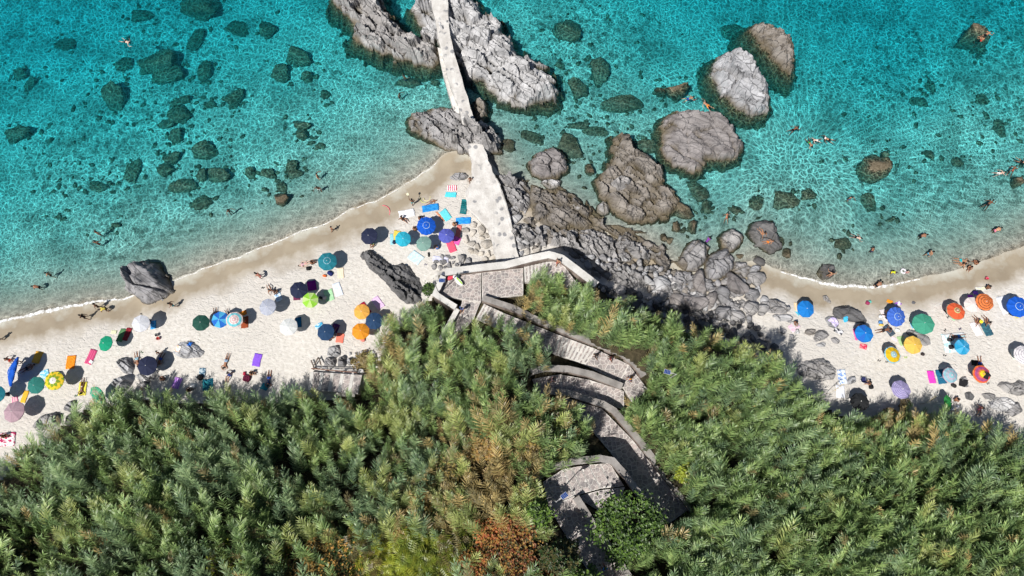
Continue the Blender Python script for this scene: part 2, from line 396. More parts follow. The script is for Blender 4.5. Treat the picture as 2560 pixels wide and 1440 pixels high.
# ================================================================== SETTING: ground, sea
def build_ground():
    fx = np.arange(-160, 2721, 8.0); fy = np.arange(-120, 1601, 8.0)
    xs = np.concatenate([[-2600,-1700,-1100,-750,-500,-320,-230], fx, [2790,2880,3060,3350,3700,4300,5200]])
    ys = np.concatenate([[-1300,-1000,-750,-520,-320,-210], fy, [1680,1760,1900,2150,2500]])
    X, Y = np.meshgrid(xs, ys); Z = zimg(X, Y)
    far = (X < GX[0]) | (X > GX[-1]) | (Y < GY[0]) | (Y > GY[-1])
    if far.any():
        d = sdist(X, Y, LAND); e = sdist(X, Y, HILL); Z = np.where(far, zfield(X, Y, d, e), Z)
    wx, wy = unp(X, Y, Z)
    V = np.stack([wx, wy, Z], -1).reshape(-1, 3); nx = len(xs); ny = len(ys)
    D = sdist(X, Y, LAND); E = sdist(X, Y, HILL)
    sets = {'seabed': [], 'beach': [], 'hillside': []}
    for j in range(ny-1):
        for i in range(nx-1):
            cx = .25*(D[j,i]+D[j,i+1]+D[j+1,i]+D[j+1,i+1]); ce = E[j,i]+E[j,i+1]+E[j+1,i]+E[j+1,i+1]
            k = 'hillside' if ce > 0 else ('beach' if cx > 0 else 'seabed')
            a = j*nx+i; sets[k].append((a+nx, a+nx+1, a+1, a))
    for k, F in sets.items():
        F = np.array(F); u, inv = np.unique(F, return_inverse=True)
        me = mesh(k, V[u], inv.reshape(F.shape), SOIL if k == 'hillside' else SAND, True)
        obj(k, me, kind='structure', label={'seabed': 'pale sandy seabed under clear turquoise water', 'beach': 'pale trodden sand beach',
            'hillside': 'dark earth slope under the reeds'}[k])
build_ground()

def build_sea():
    t = NT('sea_water'); p = t.pos(); xy = t.n('Mapping', {'Vector': p, 'Scale': (1,1,0)}).outputs[0]
    warp = t.n('TexNoise', {'Vector': xy, 'Scale': .9, 'Detail': 1}, noise_dimensions='2D').outputs['Color']
    q = t.n('VectorMath', {0: xy, 1: t.n('VectorMath', {0: warp, 'Scale': .9}, operation='SCALE').outputs[0]}, operation='ADD').outputs[0]
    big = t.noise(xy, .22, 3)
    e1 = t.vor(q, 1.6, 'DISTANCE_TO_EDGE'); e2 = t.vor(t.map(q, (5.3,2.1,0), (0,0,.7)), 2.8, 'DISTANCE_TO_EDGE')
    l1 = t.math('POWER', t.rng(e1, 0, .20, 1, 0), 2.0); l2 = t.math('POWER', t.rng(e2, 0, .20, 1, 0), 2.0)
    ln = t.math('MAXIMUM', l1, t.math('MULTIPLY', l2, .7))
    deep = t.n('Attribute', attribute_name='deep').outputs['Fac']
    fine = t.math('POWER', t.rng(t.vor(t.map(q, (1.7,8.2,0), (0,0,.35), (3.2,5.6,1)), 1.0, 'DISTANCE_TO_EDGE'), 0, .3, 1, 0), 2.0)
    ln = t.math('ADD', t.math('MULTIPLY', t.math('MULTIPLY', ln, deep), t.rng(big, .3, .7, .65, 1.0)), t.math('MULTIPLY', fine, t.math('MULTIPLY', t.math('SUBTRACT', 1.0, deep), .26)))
    # net of focused sunlight painted into the surface's transparent colour, brighter along cell edges
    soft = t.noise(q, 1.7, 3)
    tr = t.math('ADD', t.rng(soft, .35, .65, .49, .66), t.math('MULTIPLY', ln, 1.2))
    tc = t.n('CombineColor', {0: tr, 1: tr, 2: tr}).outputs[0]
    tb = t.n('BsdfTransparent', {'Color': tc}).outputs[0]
    h = t.noise(q, 1.2, 3)
    gl = t.n('BsdfGlossy', {'Color': (1,1,1,1), 'Roughness': .06, 'Normal': t.bump(h, .35, .12)}).outputs[0]
    fr = t.n('Fresnel', {'IOR': 1.33}).outputs[0]
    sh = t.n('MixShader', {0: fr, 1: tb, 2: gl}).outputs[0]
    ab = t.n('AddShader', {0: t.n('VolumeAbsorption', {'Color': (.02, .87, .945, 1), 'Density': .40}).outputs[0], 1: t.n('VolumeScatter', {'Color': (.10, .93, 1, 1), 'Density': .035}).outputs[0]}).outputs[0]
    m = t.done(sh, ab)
    X, Y0, Y1, Zb = 320.0, -70.0, 420.0, -16.0
    xs = np.concatenate([np.linspace(-X, -70, 12), np.arange(-66, 67, 3.0), np.linspace(70, X, 12)]); ys = np.concatenate([np.arange(Y0, 75, 3.0), np.linspace(78, Y1, 14)])
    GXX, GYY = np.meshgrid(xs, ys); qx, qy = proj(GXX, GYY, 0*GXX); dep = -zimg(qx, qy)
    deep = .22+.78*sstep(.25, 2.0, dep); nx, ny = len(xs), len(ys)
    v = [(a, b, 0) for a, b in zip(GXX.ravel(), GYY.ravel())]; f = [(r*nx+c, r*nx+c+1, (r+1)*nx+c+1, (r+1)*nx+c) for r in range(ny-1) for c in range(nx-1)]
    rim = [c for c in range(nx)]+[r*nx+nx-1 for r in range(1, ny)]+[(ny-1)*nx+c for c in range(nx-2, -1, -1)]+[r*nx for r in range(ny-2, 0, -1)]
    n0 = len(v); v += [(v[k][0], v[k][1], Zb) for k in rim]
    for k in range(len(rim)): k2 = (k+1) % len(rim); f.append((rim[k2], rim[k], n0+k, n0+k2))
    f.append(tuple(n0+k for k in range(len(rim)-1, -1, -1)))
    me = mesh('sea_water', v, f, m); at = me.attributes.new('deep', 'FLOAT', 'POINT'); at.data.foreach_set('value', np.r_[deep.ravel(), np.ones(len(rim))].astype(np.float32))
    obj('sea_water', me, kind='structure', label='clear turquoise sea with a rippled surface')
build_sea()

def foam(name, pts, label, w0, w1, seed):
    t = NT('foam'); p = t.pos(); n = t.noise(p, 2.2, 5, .7); uvx = t.n('Attribute', attribute_name='edge').outputs['Fac']
    a = t.rng(t.math('ADD', n, t.math('MULTIPLY', t.math('SUBTRACT', uvx, .5), .75)), .56, .74)
    sh = t.n('MixShader', {0: a, 1: t.n('BsdfTransparent').outputs[0], 2: t.bsdf((.80,.80,.79), .8)}).outputs[0]
    m = t.done(sh)
    pts = np.array(pts, float); L = np.r_[0, np.cumsum(np.hypot(*np.diff(pts, axis=0).T))]
    s = np.arange(0, L[-1], 5); cx = np.interp(s, L, pts[:,0]); cyy = np.interp(s, L, pts[:,1])
    for k_ in range(len(s)):
        yy = cyy[k_]+np.arange(-26, 27, 1.0); zz_ = zimg(np.full(yy.shape, cx[k_]), yy); hit = np.nonzero((zz_[:-1] < .02) & (zz_[1:] >= .02))[0]
        if len(hit): cyy[k_] = yy[hit[np.argmin(abs(hit-26))]]
    wd_ = np.interp(s, [0, L[-1]*.4, L[-1]*.7, L[-1]], [w0, w1, w1*.8, w0])*(1+.4*fbm(s/40, s*0, seed+3))
    K = 6; v = []; f = []; ed = []
    for i in range(len(s)):
        for k in range(K):
            u = k/(K-1)-.5
            px, py = cx[i], cyy[i]+u*2*wd_[i]
            zz = max(float(zimg(px, py))+.012, .012) + .02*(1-abs(2*u))
            x, y = unp(px, py, zz); v.append((x, y, zz)); ed.append(max(0, 1-abs(2*u)))
    for i in range(len(s)-1):
        for k in range(K-1): a = i*K+k; f.append((a, a+1, a+K+1, a+K))
    me = mesh(name, v, f, m, True); at = me.attributes.new('edge', 'FLOAT', 'POINT'); at.data.foreach_set('value', ed)
    obj(name, me, kind='stuff', label=label)
foam('shore_foam', [(-60,822),(0,806),(120,774),(230,752),(310,741),(345,735)], 'white breaking wash along the left shore', 4, 11, 1)
foam('shore_foam', [(430,700),(500,676),(600,638),(700,600),(800,562),(870,528),(940,502),(1000,472),(1055,434),(1095,404)], 'thin line of white foam edging the middle cove', 2, 3, 2)
foam('shore_foam', [(1950,676),(2000,688),(2040,696),(2075,706),(2110,713),(2180,714),(2250,705),(2300,696)], 'white breaking wash along the right shore', 3, 10, 3)

# ================================================================== ROCKS
def outcrop(name, label, poly, h, seed=0, mat=ROCK, res=None, w=None, z0=None, cell=1.6, rough=.16, tilt=(0,0), group=None, flat=0.0, jit=1.0, ang=-.62, cat='rock', apron=2.2, strata=1.0):
    pts = np.array(poly, float)
    zc = float(np.mean(zimg(pts[:,0], pts[:,1])))
    base = max(0.0, zc) if z0 is None else z0
    wx, wy = unp(pts[:,0], pts[:,1], base)
    # round the traced outline a little and roughen it
    P = []
    n = len(wx)
    for i in range(n):
        a = np.array([wx[i], wy[i]]); b = np.array([wx[(i+1) % n], wy[(i+1) % n]])
        for t in (0, .33, .67):
            q = a*(1-t)+b*t; P.append(q)
    P = np.array(P); P = .15*np.roll(P, 1, 0)+.7*P+.15*np.roll(P, -1, 0)
    ext = max(np.ptp(P[:,0]), np.ptp(P[:,1]))
    r = res or min(.22, max(.07, ext/46)); mg = 1.2 if (z0 is None and zc > 0) else 2.2
    xs = np.arange(P[:,0].min()-mg, P[:,0].max()+mg+r, r); ys = np.arange(P[:,1].min()-mg, P[:,1].max()+mg+r, r)
    X, Y = np.meshgrid(xs, ys)
    X = X+RNG.uniform(-.3, .3, X.shape)*r; Y = Y+RNG.uniform(-.3, .3, Y.shape)*r
    sd = sdist(X, Y, [tuple(p) for p in P])
    wj = worley(X/max(.5, ext*.09), Y/max(.5, ext*.09), seed+80)[2]
    sd = sd + jit*(.10*ext/8*fbm(X*1.1, Y*1.1, seed+5) + .05*fbm(X*4, Y*4, seed+6) + .036*ext*wj)
    mx = max(.2, float(sd.max())); ww = w or min(1.3, mx*.55)
    u = np.clip(sd/ww, 0, 1); prof = np.minimum(1, 1.25*u)**.75
    ca, sa = math.cos(ang), math.sin(ang)
    a = (X*ca+Y*sa); b = (-X*sa+Y*ca)
    f1, f2, pl = worley(a/(cell*1.7), b/cell, seed); g1, g2, pl2 = worley(a/(cell*.75), b/(cell*.36), seed+40)
    crack = sstep(.0, .13, f2-f1); crack2 = sstep(.0, .16, g2-g1)
    amp = h*(1-flat)
    k1, k2, pl3 = worley(a/(cell*.34), b/(cell*.2), seed+70)
    per = cell*.62; pb = (b+.5*cell*fbm(a*.22/cell, b*.22/cell, seed+12)+.12*cell*fbm(a, b, seed+13))/per
    lay = np.floor(pb); saw = pb-lay; lid = lay.astype(np.int64)
    blk = np.floor(a/(cell*1.5)+3*_h(lid, lid*0, seed+1)+.25*fbm(b, a, seed+15)).astype(np.int64)
    step_ = _h(lid, blk, seed+2)*2-1; lstep = _h(lid, lid*0, seed+3)*2-1
    strat = strata*(.38*(saw**1.4-.45)+.20*step_+.16*lstep)
    rel = amp*strat + 1.5*rough*amp*(2.4*pl + .32*pl2 + .06*pl3) - (.30*amp+.08*(1-flat))*(1-crack) - .05*amp*(1-crack2) + .20*amp*fbm(X*.35, Y*.35, seed+9) + .03*fbm(X*3, Y*3, seed+11)*(1-.6*flat)
    cx, cy_ = P.mean(0)
    rel = rel + (tilt[0]*(X-cx)+tilt[1]*(Y-cy_))
    Zr = base + h*prof*.85 + rel*np.clip(u*1.3, 0, 1)
    G = ground_z(X, Y)
    Zr = np.where(sd < 0, base + sd*apron*(1+.4*fbm(X*1.5, Y*1.5, seed+2)) , Zr)
    keep = Zr > G-.35
    idx = -np.ones(X.shape, int); J, I = X.shape
    cell_keep = keep[:-1,:-1] | keep[1:,:-1] | keep[:-1,1:] | keep[1:,1:]
    vk = np.zeros(X.shape, bool); vk[:-1,:-1] |= cell_keep; vk[1:,:-1] |= cell_keep; vk[:-1,1:] |= cell_keep; vk[1:,1:] |= cell_keep
    Zr = np.maximum(Zr, G-.6)
    idx[vk] = np.arange(vk.sum())
    V = np.stack([X[vk], Y[vk], Zr[vk]], -1)
    jj, ii = np.nonzero(cell_keep)
    F = np.stack([idx[jj,ii], idx[jj,ii+1], idx[jj+1,ii+1], idx[jj+1,ii]], -1)
    o_c = (float(cx), float(cy_), base)
    me = mesh(name, V-np.array(o_c), F, mat, flat > .5 or cat == 'boulder')
    TOPS.append((xs[0], ys[0], r, np.where(sd > -.2, Zr, -np.inf)))
    return obj(name, me, loc=o_c, label=label, cat=cat, group=group)

# the ridges the jetty runs over
outcrop('rock_ridge', 'long pale cracked rock ridge right of the jetty', [(1026,18),(1060,-10),(1110,-45),(1180,-10),(1205,30),(1250,58),(1262,85),(1290,128),(1340,162),(1380,195),(1394,228),(1385,252),(1342,270),(1300,264),(1250,242),(1205,218),(1172,190),(1150,150),(1102,128),(1080,90),(1058,82),(1035,50)],
        2.0, 11, ROCK_PALE, w=1.5, cell=1.7, rough=.13, res=.17)
outcrop('rock_ridge', 'layered brown-grey rock ridge left of the jetty', [(828,2),(850,-35),(930,-45),(958,18),(982,52),(1012,82),(1060,98),(1096,122),(1100,158),(1062,168),(1010,152),(950,134),(902,108),(872,90),(898,78),(868,42),(842,18)],
        1.7, 23, ROCK, w=1.1, cell=1.3, rough=.2, res=.16)
outcrop('rock', 'grey rock slab under the left side of the jetty bend', [(1015,298),(1040,280),(1100,271),(1150,266),(1172,290),(1172,345),(1142,382),(1100,367),(1060,343),(1030,324)], 1.25, 31, ROCK, cell=1.2)
outcrop('rock', 'rounded grey rock overlapping the middle of the jetty', [(1100,337),(1130,318),(1190,306),(1228,318),(1250,348),(1257,384),(1218,390),(1150,389),(1114,367)], 2.9, 37, ROCK, cell=1.5, rough=.1)
outcrop('rock', 'small brown rock tucked against the right side of the jetty', [(1186,250),(1205,248),(1220,264),(1216,290),(1202,306),(1188,292)], 1.0, 39, ROCK_BROWN)
outcrop('rock', 'tall pale oval rock standing in the sea on the right', [(1800,142),(1838,128),(1876,148),(1902,194),(1924,244),(1920,280),(1882,293),(1840,272),(1808,242),(1784,206),(1780,170)], 2.3, 43, ROCK_PALE, cell=2.0, rough=.09, tilt=(.06,.0))
outcrop('rock', 'brown-edged grey rock uppermost on the right, above the pale oval rock', [(1872,76),(1896,58),(1940,70),(1976,92),(1984,132),(1978,192),(1955,172),(1930,146),(1900,112)], 1.4, 47, ROCK_BROWN, cell=1.4, rough=.11)
outcrop('rock', 'large flat mauve-grey rock with a notched lower edge', [(1654,300),(1690,280),(1740,277),(1792,280),(1830,314),(1856,364),(1842,396),(1790,402),(1766,396),(1752,432),(1700,420),(1660,400),(1652,350)], 1.05, 53, ROCK_MAUVE, cell=2.6, rough=.14, w=.8, strata=.45)
outcrop('rock', 'rounded grey boulder with a cleft, in shallows right of the jetty', [(1321,405),(1345,382),(1390,367),(1416,390),(1421,426),(1390,449),(1350,446),(1325,431)], 1.6, 59, ROCK_MAUVE, cell=1.6, rough=.09, strata=.5)
outcrop('rock', 'smooth pale slab lying below the cleft boulder', [(1352,456),(1375,448),(1404,452),(1396,468),(1374,474)], .6, 61, ROCK_PALE)
outcrop('rock_outcrop', 'jagged brown outcrop in the middle of the right-hand shallows', [(1530,348),(1555,336),(1574,342),(1582,372),(1620,390),(1654,420),(1652,450),(1682,470),(1702,502),(1690,532),(1640,552),(1590,560),(1540,540),(1502,492),(1486,450),(1520,420),(1532,392)], 1.2, 67, ROCK_BROWN, cell=1.3, rough=.24, w=1.0, res=.15)
outcrop('rock', 'angular grey block on top of the jagged brown outcrop', [(1530,455),(1552,438),(1578,452),(1570,468),(1540,470)], 1.0, 69, ROCK, z0=1.1)
# the rocky foreland under the parapet
outcrop('rock_ledge', 'grey broken ledge along the right edge of the white slab', [(1238,438),(1282,436),(1318,455),(1330,500),(1322,535),(1298,560),(1276,545),(1262,500),(1250,470)], 1.3, 71, ROCK, cell=.9, rough=.22, z0=.1)
outcrop('rock_ledge', 'brown weathered ledge above the grey strata', [(1325,478),(1380,472),(1440,520),(1482,560),(1470,578),(1400,575),(1345,572),(1322,540)], .9, 73, ROCK_BROWN, cell=1.0, rough=.24, z0=.1)
outcrop('rock_ledge', 'long grey ledge of upturned strata below the parapet corner', [(1268,585),(1300,560),(1345,560),(1420,578),(1500,582),(1592,598),(1652,630),(1640,655),(1560,658),(1500,664),(1440,650),(1400,626),(1340,628),(1290,640)], 1.3, 79, ROCK, cell=.9, rough=.2, w=.9, res=.15, z0=.25, ang=-.9)
outcrop('rock_ledge', 'lower grey ledge half in the shade of the reeds', [(1470,665),(1560,660),(1606,682),(1628,712),(1580,728),(1510,714),(1474,690)], .9, 83, ROCK, cell=.8, rough=.22, z0=.5)
outcrop('rock', 'brown wedge-shaped rock on the weathered ledge', [(1378,520),(1400,518),(1432,545),(1430,556),(1400,548)], .55, 84, ROCK_BROWN, z0=.8)
outcrop('rock', 'olive wedge-shaped rock dipping into the shallows', [(1434,540),(1462,542),(1482,562),(1455,566),(1436,556)], .6, 85, ROCK_BROWN, z0=.3)
outcrop('rock', 'pale rounded boulder in the shallow pool by the outcrop', [(1494,512),(1508,503),(1524,514),(1522,534),(1506,539),(1492,530)], .6, 86, ROCK_PALE)
outcrop('rock', 'grey rounded stone in the pool, left of the pale boulder', [(1426,512),(1440,503),(1452,514),(1458,530),(1438,532)], .5, 87, ROCK)
outcrop('rock_shelf', 'dark wet bedrock shelf with crevices spreading below the jagged outcrop', [(1322,452),(1372,470),(1420,478),(1470,500),(1500,545),(1545,566),(1600,580),(1640,600),(1680,640),(1720,660),(1715,690),(1640,680),(1560,665),(1480,655),(1400,632),(1330,640),(1296,610),(1290,560),(1326,540)], .75, 88, ROCK_BROWN, cell=.9, rough=.34, w=.9, res=.16, z0=.0)
outcrop('rock_shelf', 'broken grey bedrock between the ledges and the big boulders', [(1600,668),(1680,672),(1740,690),(1800,712),(1850,700),(1892,735),(1884,782),(1820,792),(1740,768),(1650,745),(1590,722)], .65, 89, ROCK, cell=.8, rough=.34, w=.9, res=.16, z0=.35)
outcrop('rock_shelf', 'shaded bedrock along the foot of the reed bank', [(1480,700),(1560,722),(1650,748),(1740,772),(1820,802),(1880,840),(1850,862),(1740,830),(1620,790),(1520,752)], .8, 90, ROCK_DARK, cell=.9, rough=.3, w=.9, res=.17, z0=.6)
# the boulders where the foreland meets the right-hand beach
BIG = [
 ('large smooth grey boulder leaning left at the foot of the rubble', [(1696,650),(1716,612),(1746,596),(1773,620),(1766,652),(1740,682),(1706,678)], 1.7, ROCK),
 ('large lined grey boulder beside the leaning smooth one', [(1760,650),(1790,627),(1812,619),(1836,648),(1832,680),(1792,706),(1765,702),(1758,676)], 1.7, ROCK),
 ('dark rounded boulder with a weedy left side in the shallows', [(1798,592),(1828,571),(1860,590),(1850,616),(1831,633),(1805,620)], 1.2, ROCK),
 ('dark boulder in the shallows where two bathers sit', [(1868,582),(1894,551),(1936,554),(1944,592),(1958,618),(1926,637),(1890,612)], 1.3, ROCK_DARK),
 ('flat triangular grey slab at the edge of the right-hand sand', [(1822,692),(1836,655),(1862,656),(1882,672),(1860,688)], .8, ROCK),
 ('dark cubic stone awash at the edge of the right-hand sand', [(1880,652),(1892,637),(1912,648),(1914,664),(1896,668)], .5, ROCK_DARK),
]
for k, (lb, pl, hh, mt) in enumerate(BIG): outcrop('boulder', lb, pl, hh, 91+k*3, mt, cell=1.8, rough=.055, cat='boulder', strata=.3)
outcrop('boulder', 'massive smooth grey boulder with a dark right face at the left waterline', [(314,690),(328,662),(364,652),(394,660),(420,690),(441,731),(416,750),(371,769),(350,746),(325,731)], 2.6, 113, ROCK, cell=2.5, rough=.06, w=1.1, tilt=(-.14,-.02), cat='boulder', strata=.22)
# rocks on the beach
BEACH_ROCKS = [
 ('long dark slaty rock with a pale creased flank on the middle beach', [(902,636),(920,621),(948,640),(978,664),(1012,657),(1046,690),(1062,726),(1056,758),(1022,768),(988,738),(955,700),(925,672)], 1.25, ROCK_DARK),
 ('low pale grey rock slab with a white towel and blue cloth on it', [(430,882),(450,856),(482,852),(516,880),(500,896),(460,898)], .45, ROCK_PALE),
 ('angular split grey rock by the navy umbrella', [(288,906),(305,894),(328,893),(338,918),(334,936),(312,936)], 1.0, ROCK_PALE),
 ('smooth tan boulder left of the navy umbrella rocks', [(279,970),(296,945),(318,937),(332,950),(328,968),(302,986)], 1.2, ROCK_PALE),
 ('tan wedge rock under the navy umbrella', [(336,938),(365,930),(402,922),(390,945),(372,960),(350,952)], .7, ROCK_PALE),
 ('grey rock in the reed shade below the navy umbrella', [(345,958),(370,950),(378,972),(356,978)], .7, ROCK),
 ('dark striped rock at the left edge of the reeds', [(80,1068),(102,1040),(140,1028),(158,1036),(152,1062),(112,1078)], .9, ROCK),
 ('small pointed grey rock above the dark striped one', [(158,1024),(172,1004),(190,998),(194,1024),(175,1032)], .7, ROCK),
 ('dark rock half under the left reeds', [(162,1058),(170,1036),(192,1034),(198,1058),(178,1068)], .6, ROCK_DARK),
 ('big square pale slab above the rusty rail', [(816,890),(822,866),(850,862),(853,888),(838,896)], .7, ROCK_PALE),
 ('square grey slab at the rusty rail', [(808,916),(814,893),(842,893),(841,917)], .8, ROCK),
 ('small grey block beside the square slabs', [(844,898),(858,888),(868,897),(862,902),(846,903)], .7, ROCK),
 ('grey block next to the rail, second from the square slab', [(844,917),(846,902),(864,902),(866,916)], .7, ROCK),
 ('whitish rounded block by the rail', [(866,906),(872,894),(882,899),(882,912),(872,914)], .7, ROCK_PALE),
 ('grey five-sided block at the right end of the rail', [(882,912),(900,902),(912,906),(910,916),(892,920)], .8, ROCK),
 ('rectangular grey block closing the right end of the rail', [(896,924),(918,922),(920,934),(898,936)], .9, ROCK_PALE),
 ('broad dark grey rock sheet by the rubble at the right-hand beach', [(1898,752),(1938,746),(1980,772),(1966,784),(1925,786),(1906,776)], .7, ROCK),
 ('pale grey rock sheet under the dark one on the right-hand beach', [(1926,787),(1966,785),(1984,796),(1975,804),(1945,804)], .5, ROCK_PALE),
 ('broad smooth slate rock next to the blue umbrellas', [(2080,786),(2086,768),(2118,764),(2150,780),(2168,802),(2160,814),(2128,806),(2094,798)], .6, ROCK_DARK),
 ('small grey rock with a lavender towel on it', [(2061,796),(2072,789),(2088,792),(2098,810),(2090,826),(2070,818)], .45, ROCK_PALE),
 ('two-lobed grey rock on the right-hand sand', [(2032,848),(2040,826),(2060,824),(2076,838),(2058,850),(2040,856)], .5, ROCK),
 ('brown-grey rock under the pink towel', [(2010,834),(2016,822),(2040,822),(2038,836),(2024,839)], .4, ROCK_BROWN),
 ('small pointed grey rock right of the two-lobed rock', [(2076,846),(2086,842),(2100,852),(2096,860),(2082,858)], .35, ROCK),
 ('small shell-shaped rock below the two-lobed rock', [(2036,862),(2056,854),(2066,858),(2062,868),(2048,868)], .3, ROCK_PALE),
 ('long thin grey rock at the waterline of the right-hand sand', [(2056,740),(2064,737),(2078,756),(2074,761),(2060,752)], .35, ROCK),
 ('silver-grey streaked rock between the green and yellow umbrellas', [(2266,832),(2272,824),(2300,830),(2322,842),(2328,862),(2308,866),(2284,850)], .55, ROCK),
 ('grey fissured rock in the reed edge left of the white mats', [(1990,918),(2012,902),(2062,896),(2092,926),(2086,952),(2040,948),(1996,940)], .9, ROCK),
 ('grey rock with a black shirt on it', [(2397,950),(2404,941),(2414,944),(2421,968),(2408,968)], .5, ROCK),
 ('pale wedge rock between the white mats and the folding chair', [(2114,958),(2122,942),(2138,940),(2140,956),(2118,962)], .4, ROCK_PALE),
 ('dark grey rock at the right edge of the picture', [(2492,964),(2502,952),(2532,958),(2546,948),(2570,960),(2580,985),(2540,990),(2510,980)], .8, ROCK),
 ('small flat rock left of the pale slabs on the far right', [(2452,985),(2466,981),(2488,986),(2486,1000),(2462,998)], .35, ROCK),
 ('wide pale flat slab on the far right', [(2468,1012),(2486,992),(2520,992),(2538,1008),(2528,1030),(2492,1028)], .5, ROCK_PALE),
 ('grey rock below the dark one at the far right', [(2520,1006),(2545,1004),(2556,1030),(2530,1044),(2510,1032)], .5, ROCK),
 ('small dark stone at the reed foot on the far right', [(2410,982),(2424,978),(2436,992),(2430,1002),(2414,998)], .4, ROCK_DARK),
 ('oval grey rock by the standing woman near the white slab', [(1122,446),(1138,432),(1160,432),(1172,442),(1164,451),(1138,452)], .6, ROCK),
 ('dark sunken rock where a woman stands at the right shore', [(2040,684),(2058,660),(2086,662),(2090,680),(2078,696),(2052,700)], .35, ROCK_DARK),
]
for k, (lb, pl, hh, mt) in enumerate(BEACH_ROCKS): outcrop('rock', lb, pl, hh, 201+k*5, mt, cell=1.1, rough=.10, jit=.6, tilt=(.09,.09) if k else (-.20,-.22), strata=.4 if k else 1.0)

# boulders from a few worn shapes
def stone_mesh(seed, sub, mat, rnd=.06):
    bm = bmesh.new(); bmesh.ops.create_icosphere(bm, subdivisions=sub, radius=1)
    rg = random.Random(seed); pl = []
    for k in range(11):
        n = Vector((rg.gauss(0,1), rg.gauss(0,1), rg.gauss(0,1))).normalized(); pl.append((n, rg.uniform(.5,.85)))
    for v in bm.verts:
        for n, d in pl:
            k = v.co.dot(n)
            if k > d: v.co -= n*(k-d)*.93
    a = np.array([v.co[:] for v in bm.verts])
    dn = rnd*fbm(a[:,0]*2.2+seed, a[:,1]*2.2+a[:,2]*1.7, seed, 4)
    for v, q in zip(bm.verts, dn): v.co *= 1+float(q)*1.6
    mx = [max(abs(v.co[i]) for v in bm.verts) for i in range(3)]
    for v in bm.verts: v.co = Vector((v.co.x/mx[0], v.co.y/mx[1], v.co.z/mx[2]))
    me = bpy.data.meshes.new('stone'); bm.to_mesh(me); bm.free(); me.materials.append(mat)
    me.polygons.foreach_set('use_smooth', [True]*len(me.polygons)); return me
STONES = {m.name: [stone_mesh(k*7+1, 3, m) for k in range(7)] for m in (ROCK, ROCK_PALE, ROCK_BROWN, ROCK_DARK, STONE_WARM, ROCK_MAUVE)}
STONES[STONE_SUNK.name] = [stone_mesh(k*7+3, 4, STONE_SUNK, .17) for k in range(7)]
def stone(name, px, py, rx, ry, ang, hh, mat, label, group=None, sink=.35, k=0, cat='boulder', zc=None):
    """rx, ry in photo pixels"""
    z = float(zimg(px, py)) if zc is None else zc
    x, y = unp(px, py, z+hh*.3); x1, _ = unp(px+1, py, z+hh*.3); s = float(x1-x)
    return obj(name, STONES[mat.name][k % 7], (float(x), float(y), z+hh*(.5-sink)), (random.uniform(-.2,.2), random.uniform(-.2,.2), -math.radians(ang)), (rx*s, ry*s, hh*.62), label=label, cat=cat, group=group)

